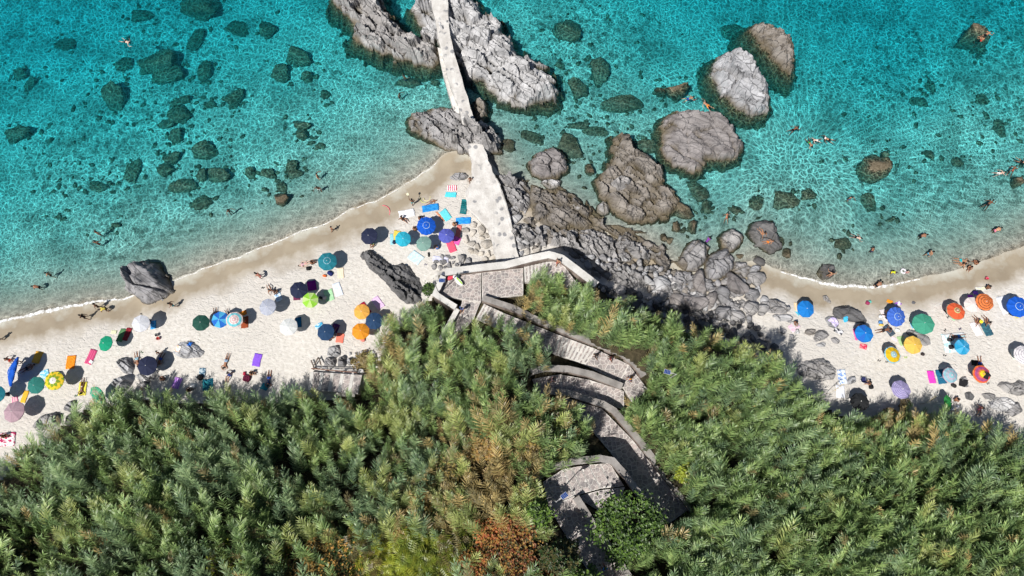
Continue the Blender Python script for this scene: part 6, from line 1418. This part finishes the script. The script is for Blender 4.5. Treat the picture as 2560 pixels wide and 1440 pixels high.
PEOPLE = [ # px, py, pose, heading, label, options
 (314,103,'swim',115,'pale swimmer in black trunks floating face down at upper left',dict(col=BK,tone=3)),
 (568,523,'arms',130,'wader in pale shorts left of the dark block rock',dict(col=WH,at='head',tone=2)),
 (238,580,'arms',10,'upper of two waders in the left sea',dict(at='head',tone=1,col=RD)),
 (236,604,'arms',350,'lower of two waders in the left sea',dict(at='head',tone=2,col=RD)),
 (138,692,'walk',280,'bather in dark trunks wading at the far left, farther out',dict(tone=0,col=BK)),
 (108,722,'bend',270,'bather bending over the shallows at the far left',dict(tone=1,col=BK)),
 (789,434,'arms',90,'upper of two bathers in the middle cove',dict(at='head',tone=0,col=RD)),
 (792,466,'arms',180,'lower of two bathers in the middle cove',dict(at='head',tone=2,col=WH)),
 (1010,190,'arms',30,'bather with raised arms standing over the weedy rock by the jetty',dict(at='head',tone=1)),
 (997,232,'arms',120,'dark-haired bather below the weedy rock by the jetty',dict(at='head',tone=2,col=BK)),
 (1722,246,'swim',75,'swimmer in dark blue beside the square rock awash',dict(tone=0,col=BL,size=.9)),
 (1768,262,'swim',310,'sunburnt swimmer above the notched rock',dict(tone=0,col=OR)),
 (1985,323,'swim',60,'lone swimmer in the middle of the right sea',dict(tone=2,col=BK,size=.9)),
 (2025,357,'swim',160,'swimmer in green, left of the ball players',dict(tone=0,col=GR,size=.85)),
 (2042,350,'swim',270,'pale swimmer in the middle of the ball players',dict(tone=3,col=WH,size=.8)),
 (2072,348,'swim',290,'dark-haired swimmer reaching for the white ball',dict(tone=0,col=BK,size=.9)),
 (2466,86,'swim',60,'bather in dark clothes climbing the rock at upper right',dict(tone=0,col=BK)),
 (2453,104,'hug',330,'bather crouching on the dark rock at upper right',dict(tone=0,rocks=True,z=.30,col=RD)),
 (2131,491,'arms',170,'bather in blue trunks above the sunken boulder of the right sea',dict(at='head',tone=0,col=BL)),
 (2472,510,'swim',50,'tanned swimmer in the upper right shallows',dict(tone=2,col=BK)),
 (2495,573,'bend',70,'sunburnt bather bending in the far right shallows',dict(tone=0,col=PK,at='head')),
 (2308,588,'bend',80,'tanned bather bending in the right shallows',dict(tone=1,col=BK,at='head')),
 (2312,640,'walk',70,'bather in light blue trunks wading near the right shore',dict(tone=0,col=(.12,.42,.62))),
 (2142,593,'swim',110,'child diving in white spray in the right shallows',dict(tone=3,col=BK,size=.8)),
 (2173,632,'bend',20,'bather with only head and shoulders showing near the splash',dict(tone=2,size=.8)),
 (2558,404,'swim',120,'swimmer at the right edge of the sea',dict(tone=0,col=BK)),
 (2500,433,'swim',80,'swimmer with a pale back near the right edge',dict(tone=3,col=WH,size=.9)),
 (2533,425,'swim',40,'swimmer in a red top near the right edge',dict(tone=2,wear='bikini',col=RD,size=.9)),
 (2068,692,'arms',20,'woman in pink standing on the sunken rock at the right shore',dict(tone=0,wear='bikini',col=PK,long=True,rocks=True)),
 (2224,684,'bend',110,'child in a yellow-green shirt at the right shore',dict(tone=0,col=YE,shirt=(.55,.66,.02),size=.72)),
 (2262,684,'stand',200,'child beside the white swim ring',dict(tone=3,col=PK,size=.62)),
 (2184,718,'bend',55,'man bending at the foam line of the right shore',dict(tone=1,col=BK)),
 (2402,652,'prone',100,'bather in turquoise lying in the wash on the right',dict(tone=0,col=TQ)),
 (2402,664,'sit',300,'left sitter of the group in the wash on the right',dict(tone=0,wear='bikini',col=BK,long=True)),
 (2420,668,'hug',200,'middle sitter of the group in the wash, seen from behind',dict(tone=1,col=BK)),
 (2438,662,'hug',330,'right sitter of the group in the wash',dict(tone=1,wear='bikini',col=BK,long=True)),
 (1817,543,'swim',10,'lone swimmer in red near the brown sunken rock',dict(tone=0,wear='bikini',col=RD,size=.8)),
 (1770,600,'bend',40,'bather in purple between the two big boulders',dict(tone=2,col=PU,shirt=PU,at='head',size=.9)),
 (1904,588,'sit',330,'upper of two bathers on the dark boulder in the shallows',dict(tone=0,rocks=True,wear='bikini',col=OR,long=True)),
 (1920,606,'lie',80,'lower of two bathers on the dark boulder, reaching left',dict(tone=0,rocks=True,col=OR,size=.8)),
 (4,850,'walk',60,'walker cut by the left edge on the wet sand',dict(tone=2,col=BK)),
 (222,796,'walk',285,'walker in black and white on the wet sand',dict(tone=2,col=BK,shirt=BK)),
 (252,769,'walk',60,'bather with a raised arm, left of the pair on the wet sand',dict(tone=2,col=BK)),
 (273,776,'bend',250,'bather holding a yellow towel, right of the pair on the wet sand',dict(tone=2,col=BK,shirt=(.70,.58,.12))),
 (440,766,'walk',250,'bather in turquoise trunks right of the massive boulder',dict(tone=2,col=TQ)),
 (402,884,'walk',60,'child running between the red bucket and the navy umbrella',dict(tone=1,col=RD,size=.75)),
 (656,695,'bend',300,'woman in pink bending on the dry sand below the cove',dict(tone=1,wear='bikini',col=PK,long=True)),
 (833,578,'walk',30,'child on the wet sand of the cove',dict(tone=1,col=BK,size=.8)),
 (678,728,'sit',330,'left of the pair sitting above the navy-ringed umbrella',dict(tone=1,wear='bikini',col=WH)),
 (694,727,'hug',200,'right of the pair sitting above the navy-ringed umbrella',dict(tone=2,col=BK)),
 (764,660,'lie',250,'sunbather in a flowered swimsuit left of the teal umbrella',dict(tone=3,wear='bikini',col=PK,shirt=(.55,.35,.38))),
 (779,660,'hug',60,'tanned person sitting against the teal umbrella',dict(tone=1,col=BK)),
 (1034,512,'racket',340,'beach tennis player in turquoise trunks with a racket raised',dict(tone=2,col=TQ)),
 (1079,506,'lie',70,'person with red hair reclining on the azure towel',dict(tone=1,hair=2,col=(.2,.15,.15),size=.8)),
 (1006,548,'sit',120,'person sitting at the lower edge of the white towel',dict(tone=1,col=BK)),
 (1048,550,'hug',60,'person sitting above the large royal blue umbrella',dict(tone=2,col=BK)),
 (1134,566,'hug',40,'person in a white cap sitting beside the violet-blue umbrella',dict(tone=0,hair=2,col=BK)),
 (934,610,'hug',200,'person in a patterned top under the navy umbrella by the slaty rock',dict(tone=1,col=GR,shirt=(.18,.25,.15))),
 (1096,622,'hug',300,'person in bright blue beside the sage umbrella',dict(tone=0,col=BL,shirt=(.03,.22,.60))),
 (1177,458,'stand',170,'woman in a dark bikini standing by the white slab',dict(tone=1,wear='bikini',col=BK,long=True)),
 (26,900,'sit',120,'leftmost of three people beside the tipped blue umbrella',dict(tone=1,col=RD)),
 (52,906,'bend',120,'middle of three people beside the tipped blue umbrella',dict(tone=2,col=BK)),
 (72,920,'lie',60,'sunbather in the shade of the tipped blue umbrella',dict(tone=1,col=BK)),
 (207,968,'prone',180,'tanned sunbather face down on the yellow towel',dict(tone=2,wear='bikini',col=WH)),
 (566,905,'prone',192,'sunbather in blue and white shorts, head in the reed shadow',dict(tone=1,col=(.28,.40,.55))),
 (344,900,'lie',165,'sunbather with legs showing above the navy umbrella',dict(tone=1,col=(.3,.5,.6))),
 (402,900,'lie',200,'sunbather right of the navy umbrella, legs in the sun',dict(tone=2,col=BL)),
 (414,950,'hug',300,'person sitting in front of the lilac towel',dict(tone=1,col=BK)),
 (576,936,'sit',200,'dark-haired person sitting in the reed shadow',dict(tone=0,col=BL,shirt=(.03,.06,.18))),
 (628,934,'hug',90,'person crouched in the reed shadow by a red and blue bag',dict(tone=0,col=BK)),
 (673,948,'prone',182,'sunbather with only legs in the sun, far right of the left beach',dict(tone=1,col=BL,shirt=(.02,.04,.12))),
 (472,978,'hug',60,'person half hidden by the reed tips beside the teal towel',dict(tone=2,hair=1,col=BK)),
 (12,1090,'hug',90,'dark-haired person sitting on the crimson-print towel',dict(tone=1,col=BK)),
 (1157,776,'walk',200,'walker in a blue shirt crossing the lower landing',dict(tone=0,col=(.05,.1,.3),shirt=(.10,.20,.55))),
 (1487,892,'walk',130,'left of two dark walkers on the sunlit stairs',dict(tone=2,col=BK,shirt=(.05,.04,.04))),
 (1524,898,'walk',130,'right of two dark walkers on the sunlit stairs',dict(tone=2,col=RD,shirt=(.10,.03,.03))),
 (1573,950,'walk',300,'walker in an orange top at the hairpin',dict(tone=1,col=BL,shirt=(.75,.32,.02))),
 (1378,952,'walk',90,'walker in a pale pink top in the middle lane',dict(tone=0,col=BK,shirt=(.55,.35,.38))),
 (1394,662,'walk',20,'barebacked walker at the parapet corner',dict(tone=0,col=RD)),
 (1508,1418,'walk',340,'walker in a bright blue shirt in the dark uppermost lane',dict(tone=1,col=BK,shirt=(.03,.30,.80))),
 (1983,806,'hug',150,'person reading by the pink towel below the azure umbrella',dict(tone=1,col=BK)),
 (2141,815,'hug',120,'person sitting left of the second azure umbrella',dict(tone=0,wear='bikini',col=PK,long=True)),
 (2213,778,'hug',160,'upper of the couple left of the cornflower umbrella',dict(tone=0,wear='bikini',col=BK,long=True)),
 (2214,792,'sit',160,'lower of the couple left of the cornflower umbrella',dict(tone=1,col=BK)),
 (2209,826,'prone',80,'deeply tanned sunbather on the charcoal towel',dict(tone=2,col=BK)),
 (2440,808,'sit',345,'left sitter of the couple, with a yellow hat',dict(tone=1,wear='bikini',col=PK)),
 (2464,808,'sit',345,'right sitter of the couple on the dark teal towel',dict(tone=1,wear='bikini',col=BK,long=True)),
 (2392,842,'prone',265,'sunbather in blue shorts on the big white mat',dict(tone=1,col=(.03,.16,.50))),
 (2448,912,'lie',185,'sunbather with legs showing above the sunset umbrella',dict(tone=1,col=BL)),
 (2462,722,'hug',60,'dark-haired person on the pale towel above the orange ringed umbrella',dict(tone=2,col=BK)),
 (2172,958,'hug',270,'person in black and red beside the folding chair',dict(tone=0,col=BK,shirt=(.02,.02,.02))),
 (2446,1022,'sit',200,'person in pink half in the reed shade at far right',dict(tone=0,col=PK,shirt=(.30,.10,.12))),
 (2382,1000,'hug',90,'person under the tipped kelly green umbrella',dict(tone=1,col=BK)),
 (575,792,'lie',150,'sunbather with legs showing above the light-panelled blue umbrella',dict(tone=2,col=BK)),
 (540,790,'lie',170,'sunbather above the row of three umbrellas',dict(tone=2,col=PK)),
 (614,806,'hug',330,'person sitting on the rust mat',dict(tone=2,col=RD)),
 (832,836,'lie',200,'tanned sunbather beside the coral towel',dict(tone=1,col=BK)),
 (1040,578,'hug',330,'person sitting between the cyan and royal blue umbrellas',dict(tone=1,col=BK)),
]
for a in PEOPLE: person(*a[:5], **a[5])
# ================================================================== SMALL THINGS
def thing(name, px, py, mb_parts, label, cat, ang=0, h=0.0, rocks=False, group=None, z=None):
    """mb_parts: [(part name or None for the thing itself, MB, material)]"""
    if z is not None: x, y = unp(px, py, z); x, y = float(x), float(y)
    else: x, y, z = place(px, py, h, rocks); z += h
    first = mb_parts[0]
    if first[0] is None:
        root = obj(name, first[1].mesh(name, first[2], len(first) > 3), (x, y, z), (0, 0, -math.radians(ang)), label=label, cat=cat, group=group); rest = mb_parts[1:]
    else:
        root = bpy.data.objects.new(name, None); root.location = (x, y, z); root.rotation_euler = (0, 0, -math.radians(ang)); root.empty_display_size = .2; link(root, label=label, cat=cat, group=group); rest = mb_parts
    for r in rest: obj(r[0], r[1].mesh(r[0], r[2], len(r) > 3), parent=root)
    return root
def bag(px, py, w, l, hh, c, label, ang=0, strap=True, cat='bag', rocks=False):
    b = MB(); prof = []
    for k, (s, zz) in enumerate(((.86,0),(1,.2),(1,.6),(.8,.92),(.45,1))):
        n = 12; prof.append([(math.copysign(abs(math.cos(i*math.tau/n))**.6, math.cos(i*math.tau/n))*w/2*s, math.copysign(abs(math.sin(i*math.tau/n))**.6, math.sin(i*math.tau/n))*l/2*s, zz*hh) for i in range(n)])
    v = [p for r in prof for p in r]; f = []
    for i in range(4):
        for k in range(12): f.append((i*12+k, i*12+(k+1) % 12, (i+1)*12+(k+1) % 12, (i+1)*12+k))
    f.append(tuple(range(48, 60))); b.add(v, f); parts = [(None, b, plain(c, .8), 1)]
    if strap: parts.append(('strap', MB().tube([(-w*.25, 0, hh*.95), (-w*.15, l*.15, hh*1.2), (w*.15, l*.15, hh*1.2), (w*.25, 0, hh*.95)], .018, 5), plain([x*.5 for x in c], .8)))
    return thing('bag', px, py, parts, label, cat, ang, rocks=rocks)
bag(1112,690,.75,.7,.5,(.10,.11,.15),'grey bundled rucksack heap by the lamp post',20)
bag(1127,695,.75,.45,.4,(.70,.06,.10),'red and white cool bag on the terrace',-25)
bag(1146,689,.5,.6,.55,(.03,.06,.07),'black bag behind the white hat on the terrace',10)
bag(371,806,.7,.6,.4,(.01,.02,.06),'black bag beside the white umbrella',0)
bag(346,826,.5,.32,.3,(.03,.03,.09),'dark flat bag under the edge of the white umbrella',8)
bag(502,944,.6,.6,.4,(.01,.01,.012),'black bag between the patterned and teal towels',30)
bag(618,946,.8,.75,.4,(.16,.015,.05),'red and blue bag in the reed shadow',15)
bag(484,965,.6,.5,.3,(.7,.72,.72),'white bag at the reed tips',10)
bag(803,745,.5,.3,.25,(.02,.02,.025),'small black bag below the pale green towel',20)
bag(812,745,.45,.35,.25,(.70,.58,.60),'pale pink bag below the whitish towel',-10)
bag(772,672,.5,.45,.4,(.01,.01,.012),'black bag left of the teal umbrella',0)
bag(812,690,.45,.3,.25,(.72,.14,.03),'orange bag under the teal umbrella',10)
bag(826,684,.7,.5,.3,(.01,.02,.12),'navy bag in the shade of the teal umbrella',35)
bag(986,606,.4,.45,.3,(.01,.02,.06),'navy bag on the yellow mat',10)
bag(1072,637,.22,.55,.2,(.02,.02,.02),'slim black bag below the sage umbrella',-8)
bag(2372,850,.5,.4,.3,(.03,.03,.035),'dark bag on the lower left of the big mat',20)
bag(2376,868,.5,.45,.35,(.02,.02,.025),'black bag at the corner of the big mat next to the sky blue umbrella',-10)
bag(2528,784,.7,.5,.35,(.015,.015,.02),'black bag beside the right-edge blue umbrella',30)
bag(2540,790,.5,.4,.3,(.72,.60,.03),'yellow and black bag below the right-edge blue umbrella',40)
bag(2243,826,.6,.4,.25,(.70,.72,.70),'white bag right of the charcoal towel',20)
bag(2200,792,.4,.35,.3,(.70,.72,.74),'white bag left of the cornflower umbrella',10)
bag(2200,806,.45,.35,.3,(.10,.26,.55),'blue bag left of the cornflower umbrella',0)
bag(2202,813,.5,.25,.3,(.75,.52,.12),'yellow bag below the blue one',5)
bag(2168,758,.45,.4,.3,(.30,.03,.10),'dark red bag lying by the wet sand',30)
bag(2173,755,.4,.35,.25,(.12,.50,.42),'mint bag lying by the wet sand',-20)
bag(2176,968,.45,.45,.4,(.01,.01,.012),'black bag right of the folding chair',0)
bag(2305,886,.4,.3,.3,(.04,.03,.03),'small dark bag at the lower right of the yellow umbrella',20)
bag(2383,964,.6,.4,.25,(.03,.03,.03),'dark bundle below the teal ringed umbrella',30)
bag(20,986,.4,.4,.3,(.02,.02,.03),'dark bag behind the mauve umbrella',20)
bag(2374,1022,.55,.45,.3,(.45,.55,.72),'pale blue bag in the reed tips at far right',20)
bag(612,934,.3,.4,.25,(.45,.02,.06),'red pouch at the edge of the reed shadow',0)
bag(2392,1016,.3,.3,.3,(.6,.62,.7),'white pouch beside the pale blue bag',0)
bag(908,850,.5,.4,.3,(.72,.22,.18),'coral cloth bag at the dry grass edge',0)
def ring_float(px, py, r, c, label, z=.02, tube=.10):
    m = MB(); n = 20; k = 8; v = []; f = []
    for i in range(n):
        a = i*math.tau/n
        for j in range(k): b = j*math.tau/k; q = r+tube*math.cos(b); v.append((q*math.cos(a), q*math.sin(a), tube*math.sin(b)+tube*.4))
    for i in range(n):
        for j in range(k): f.append((i*k+j, ((i+1) % n)*k+j, ((i+1) % n)*k+(j+1) % k, i*k+(j+1) % k))
    m.add(v, f); val = MB().box((r, 0, tube*1.5), (.03,.03,.03))
    return thing('swim_ring', px, py, [(None, m, plain(c, .3, .5), 1), ('valve', val, plain((.6,.6,.6)))], label, 'swim ring', z=z)
ring_float(2258,678,.24,(.74,.72,.76),'white swim ring floating at the right shore')
def ball(px, py, r, c1, c2, label, z=None, h=0):
    a = MB().lathe([(r*math.sin(t), -r*math.cos(t)+r) for t in np.linspace(.02, math.pi-.02, 10)], 14); b = MB().lathe([(r*1.01*math.sin(t), -r*1.01*math.cos(t)+r) for t in np.linspace(1.3, 1.8, 4)], 14)
    return thing('ball', px, py, [(None, a, plain(c1, .35, .5), 1), ('band', b, plain(c2, .35, .5), 1)], label, 'ball', z=z)
ball(2062,346,.13,(.75,.75,.75),(.6,.6,.65),'white ball between the swimmers', z=-.03)
def bucket(px, py, c, label, rocks=False):
    b = MB().lathe([(.02,.0),(.13,.0),(.17,.30),(.185,.31),(.17,.30),(.12,.02)], 14); hd = MB().tube([(.17*math.cos(t), .02, .30+.16*math.sin(t)) for t in np.linspace(0, math.pi, 9)], .008, 4)
    return thing('bucket', px, py, [(None, b, plain(c, .4, .5), 1), ('handle', hd, plain((.7,.7,.7)))], label, 'bucket', rocks=rocks)
bucket(397,847,(.66,.03,.015),'red bucket on the open sand')
bucket(394,838,(.3,.3,.3),'little grey pail above the red bucket') 
bucket(2464,697,(.62,.03,.10),'crimson toy bucket on the wet sand at right')
def noodle(px, py, R, a0, a1, c, label):
    m = MB().tube([(R*math.cos(t), R*math.sin(t), .05) for t in np.linspace(a0, a1, 14)], .045, 7); e = MB().box((R*math.cos(a0), R*math.sin(a0), .05), (.1,.1,.1), a0)
    return thing('pool_noodle', px, py, [(None, m, plain(c, .7), 1), ('end_cap', e, plain([x*.8 for x in c], .7))], label, 'pool noodle')
noodle(957,531,.85,math.radians(-20),math.radians(95),(.74,.16,.20),'pink foam noodle bent on the wet sand')
noodle(1062,496,.55,math.radians(180),math.radians(345),(.50,.56,.22),'olive foam noodle lying by the azure towel')
noodle(1067,494,.42,math.radians(200),math.radians(380),(.72,.66,.36),'pale yellow foam noodle inside the olive one')
# inflatable mattress leaning by the slab
m = MB(); w, l = .75, 1.75
for i in range(5): m.tube([((i-2)*w/5, -l/2, .09), ((i-2)*w/5, l/2, .09)], .085, 8)
seams = MB()
for j in range(7): seams.box((0, -l/2+.15+j*.24, .165), (w, .03, .02))
pil = MB().box((0, l/2-.12, .17), (w*.9, .26, .10))
thing('air_mattress', 1160, 518, [(None, m, plain((.01,.13,.15), .4, .4), 1), ('seams', seams, plain((.02,.26,.26), .4)), ('pillow', pil, plain((.02,.20,.22), .4))], 'dark teal ribbed air mattress near the white slab', 'air mattress', 8)
# racket in the air, held by the player; resting rackets
def racket(px, py, c, label, ang, h, z=None):
    face = MB().lathe([(.001,.0),(.10,.0),(.115,.012),(.10,.024),(.001,.024)], 16); hd = MB().tube([(0,-.10,.012),(0,-.32,.012)], [.02,.017], 6)
    return thing('beach_racket', px, py, [('blade', face, plain(c, .5)), ('grip', hd, plain((.03,.03,.03)))], label, 'racket', ang, h)
rp = [o for o in bpy.data.objects if o.get('label', '').startswith('beach tennis')][0]
wr = Matrix.Translation(rp.location) @ rp.rotation_euler.to_matrix().to_4x4() @ Vector((-.22, .26, 2.0))
def racket_at(p, c, label):
    face = MB().lathe([(.001,-.012),(.13,-.012),(.15,0),(.13,.012),(.001,.012)], 16, (0,.34,0)); hd = MB().tube([(0,.2,0),(0,-.05,0)], [.02,.017], 6)
    root = bpy.data.objects.new('beach_racket', None); root.location = p; root.rotation_euler = (.5, 0, rp.rotation_euler.z); link(root, label=label, cat='racket')
    obj('blade', face.mesh('blade', plain(c, .5)), parent=root); obj('grip', hd.mesh('grip', plain((.03,.03,.03))), parent=root)
racket_at(wr, (.74,.72,.50), 'pale yellow racket raised by the beach tennis player')
def sandals(px, py, c, label, ang=0, rocks=False):
    root = None; parts = []
    for k, (dx, dy, da) in enumerate(((-.09, 0, .1), (.09, .06, -.25))):
        s = MB(); n = 10; R = Matrix.Rotation(da, 3, 'Z')
        top = [R@Vector((math.cos(i*math.tau/n)*.055*(1+.15*math.sin(i*math.tau/n)), math.sin(i*math.tau/n)*.14, 0))+Vector((dx, dy, 0)) for i in range(n)]
        s.add([p+Vector((0,0,.035)) for p in top]+list(top), [tuple(range(n))]+[(i, i+n, (i+1) % n+n, (i+1) % n) for i in range(n)])
        parts.append(('sole', s, plain(c, .7))); parts.append(('strap', MB().tube([Vector((dx-.05, dy, .03)), Vector((dx, dy+.06, .07)), Vector((dx+.05, dy, .03))], .009, 4), plain([x*.5 for x in c], .7)))
    thing('sandals', px, py, parts, label, 'sandals', ang, group='sandals left on the sand')
for a in [(2363,826,(.02,.02,.025),'dark sandals above the big white mat',-30),(2400,823,(.04,.03,.09),'navy sandals at the top edge of the big white mat',0),(2361,889,(.02,.02,.02),'dark sandals on the open sand below the big white mat',40),
          (2197,902,(.05,.05,.05),'dark sandals left of the golden umbrella',40),(2217,905,(.06,.05,.04),'brown sandals under the golden umbrella',10),(2470,959,(.10,.09,.10),'grey sandals below the sunset umbrella',0),
          (2362,778,(.03,.03,.03),'dark sandals left of the red-orange umbrella',60),(2264,894,(.35,.5,.1),'lime sandals right of the golden umbrella',20),(657,720,(.02,.02,.02),'dark sandals left of the sitting pair',30),
          (353,786,(.03,.03,.03),'dark sandals above the white umbrella',80),(1064,662,(.15,.14,.2),'grey sandals below the pale blue towel',30),(190,990,(.05,.12,.06),'dark green sandals near the small pointed rock',10),(354,881,(.08,.14,.08),'green sandals above the sunbather’s legs',50),(2370,793,(.05,.05,.05),'grey sandals below the red-orange umbrella',-20)]: sandals(*a)
def hat(px, py, c, label, h=0, z=None):
    return thing('sun_hat', px, py, [('brim', MB().lathe([(.10,.03),(.22,.0),(.22,.012),(.10,.045)], 16), plain(c, .9)), ('crown', MB().lathe([(.11,.03),(.10,.11),(.06,.14),(.001,.145)], 14), plain(c, .9), 1)], label, 'hat', 0, h)
hat(1137,692,(.74,.74,.76),'white straw hat on the bags of the terrace', .45)
hat(2384,797,(.34,.62,.36),'pale green hat below the red-orange umbrella')
hat(2284,757,(.12,.12,.13),'dark round hat lying on the open sand at right')
def person_hat(lbl, c, label):
    p = [o for o in bpy.data.objects if o.get('label', '') == lbl][0]
    v = p.matrix_basis @ Vector((0, .0, .88)); 
    root = bpy.data.objects.new('sun_hat', None); root.location = v; link(root, label=label, cat='hat')
    obj('brim', MB().lathe([(.10,.03),(.21,.0),(.21,.012),(.10,.045)], 16).mesh('brim', plain(c, .9)), parent=root); obj('crown', MB().lathe([(.115,.03),(.10,.12),(.06,.15),(.001,.155)], 14).mesh('crown', plain(c, .9)), parent=root)
person_hat('left sitter of the couple, with a yellow hat', (.76,.66,.04), 'yellow sun hat worn by the left sitter of the couple')
# folding chair
ch = [('seat', MB().box((0,0,.32), (.52,.5,.03)), plain((.02,.025,.10), .85)), ('backrest', MB().box((0,-.33,.62), (.52,.03,.6), M=Matrix.Rotation(.35, 3, 'X')), plain((.025,.03,.13), .85))]
for sx in (-.27, .27):
    for y0, y1 in ((-.25,.25), (.25,-.25)): ch.append(('leg', MB().tube([(sx, y0, 0), (sx, y1, .42)], .014, 5), POLE_M))
    ch.append(('armrest', MB().box((sx, 0, .52), (.05,.5,.025)), plain((.02,.02,.03), .6)))
thing('folding_chair', 2155, 950, ch, 'navy folding beach chair at the reed edge', 'chair', 5)
# lime and white board on the terrace
bd = MB(); n = 16
tp = [(math.cos(i*math.tau/n)*.26, math.sin(i*math.tau/n)*.62, .0) for i in range(n)]
bd.add([(x, y, .42+.05*(y/.62)**2) for x, y, z in tp]+[(x*.9, y*.95, .34+.05*(y/.62)**2) for x, y, z in tp], [tuple(range(n)), tuple(range(2*n-1, n-1, -1))]+[(i, n+i, n+(i+1) % n, (i+1) % n) for i in range(n)])
thing('bodyboard', 1147, 706, [(None, bd, plain((.72,.74,.70), .4)), ('stripe', MB().box((.11,0,.455), (.12,.95,.012)), plain((.36,.62,.03), .4)), ('block', MB().box((0,0,.17), (.3,.6,.34)), plain((.05,.06,.06), .8))], 'lime and white bodyboard lying on the terrace bags', 'bodyboard', -42)
# white card on the crimson towel, label on umbrellas
thing('card', 229, 905, [(None, MB().box((0,0,.10), (.42,.34,.02)), plain((.74,.74,.76), .7)), ('fold', MB().box((.1,.0,.115), (.16,.30,.01)), plain((.68,.68,.7), .7))], 'white card lying on the crimson towel', 'card', 30)
# black shirt lying on the sunset umbrella
def shirt_shape(s):
    o = [(-.22,-.34),(.22,-.34),(.22,.10),(.40,.02),(.46,.20),(.20,.36),(.08,.36),(0,.30),(-.08,.36),(-.20,.36),(-.46,.20),(-.40,.02),(-.22,.10)]; n = len(o); b = MB()
    b.add([(x*s, y*s, .02-.10*abs(x)*s-.05*y*s) for x, y in o]+[(x*s, y*s, -.02-.10*abs(x)*s-.05*y*s) for x, y in o], [tuple(range(n)), tuple(range(2*n-1, n-1, -1))]+[(i, n+i, n+(i+1) % n, (i+1) % n) for i in range(n)]); return b
thing('shirt', 2466, 939, [(None, shirt_shape(1.1), plain((.015,.015,.017), .9)), ('collar', MB().lathe([(.07,.03),(.09,.03),(.09,.045)], 10, (0,.36,-.0)), plain((.03,.03,.03), .9))], 'black shirt drying on the sunset umbrella', 'shirt', 20, 2.18)
# lamp posts with solar panels
def lamp(px, py, hgt, label, pang):
    pole = MB().tube([(0,0,-.5), (0,0,hgt)], [.06,.045], 8); a = math.radians(pang); d = Vector((math.sin(a), math.cos(a), 0))
    arm = MB().tube([(0,0,hgt-.05), tuple(d*.55+Vector((0,0,hgt)))], .025, 6)
    pn = MB().box(d*.85+Vector((0,0,hgt+.03)), (.62,.42,.03), -a+math.pi/2); cells = MB()
    for i in range(4): cells.box(d*.85+Matrix.Rotation(-a+math.pi/2, 3, 'Z')@Vector(((i-1.5)*.145,0,0))+Vector((0,0,hgt+.05)), (.13,.38,.012), -a+math.pi/2)
    hd = MB().box(d*.45+Vector((0,0,hgt-.06)), (.30,.14,.06), -a+math.pi/2)
    thing('solar_lamp_post', px, py, [('pole', pole, plain((.42,.42,.42), .4, .5)), ('arm', arm, plain((.42,.42,.42), .4)), ('solar_panel', pn, plain((.5,.5,.52), .4)), ('cell_row', cells, plain((.015,.05,.20), .25, .6)), ('lamp_head', hd, plain((.3,.3,.3), .4))], label, 'lamp post')
lamp(1098, 735, 5.6, 'solar street lamp at the left corner of the terrace', 90)
lamp(1662, 952, 5.0, 'solar street lamp rising from the reeds at the hairpin', 285)
lamp(1382, 1248, 5.0, 'solar street lamp at the upper bend', 55)
# rusty rail and posts at the beach steps
rust = plain((.19,.10,.07), .8); wood = plain((.16,.13,.11), .9)
A = place(785, 924); B = place(895, 934)
root = bpy.data.objects.new('rusty_rail', None); root.location = A; link(root, label='broken rusty rail with leaning posts beside the beach steps', cat='railing')
d = Vector(B)-Vector(A)
obj('rail', MB().tube([(0,0,.95), d*.5+Vector((0,0,.9)), d+Vector((0,0,.95))], .055, 6).mesh('rail', rust), parent=root)
obj('rail', MB().tube([(0,.02,.5), d+Vector((0,.05,.5))], .04, 6).mesh('rail', rust), parent=root)
for t in (0, .33, .66, 1): obj('post', MB().tube([d*t+Vector((0,0,-.3)), d*t+Vector((0,0,1.0))], .05, 6).mesh('post', rust), parent=root)
for (x0, y0, x1, y1) in ((780,902,790,925),(788,914,799,895),(799,895,806,914)):
    p = Vector(place(x0, y0))-Vector(A); q = Vector(place(x1, y1))-Vector(A); obj('leaning_post', MB().tube([p+Vector((0,0,.35)), q+Vector((0,0,.55))], .075, 6).mesh('leaning_post', wood), parent=root)
# fallen dry canes
for k, (x0, y0, x1, y1) in enumerate(((2064,985,2086,966),(2242,985,2246,1010),(1855,1290,1870,1262),(2300,1010,2312,995))):
    p = Vector(place(x0, y0)); q = Vector(place(x1, y1)); p.z += 1.2; q.z += 1.8
    c = MB().tube([(0,0,-1.2), (0,0,0), q-p], [.03,.028,.02], 5); lf = MB()
    for j in range(4): b = (q-p)*(.3+.2*j); lf.add([b, b+Vector((.25,.1,.1)), b+Vector((.2,-.02,.02))], [(0,1,2)])
    o = obj('dry_cane', c.mesh('dry_cane', plain((.42,.38,.28), .8)), p, label=['bare dry cane leaning left of the plain white mat','bare dry cane below the lavender umbrella','bare dry cane standing in the dark gap of the right reeds','bare dry cane leaning right of the lavender umbrella'][k], cat='cane')
    obj('leaf', lf.mesh('leaf', REED_COL[3]), parent=o)
bpy.context.view_layer.update()
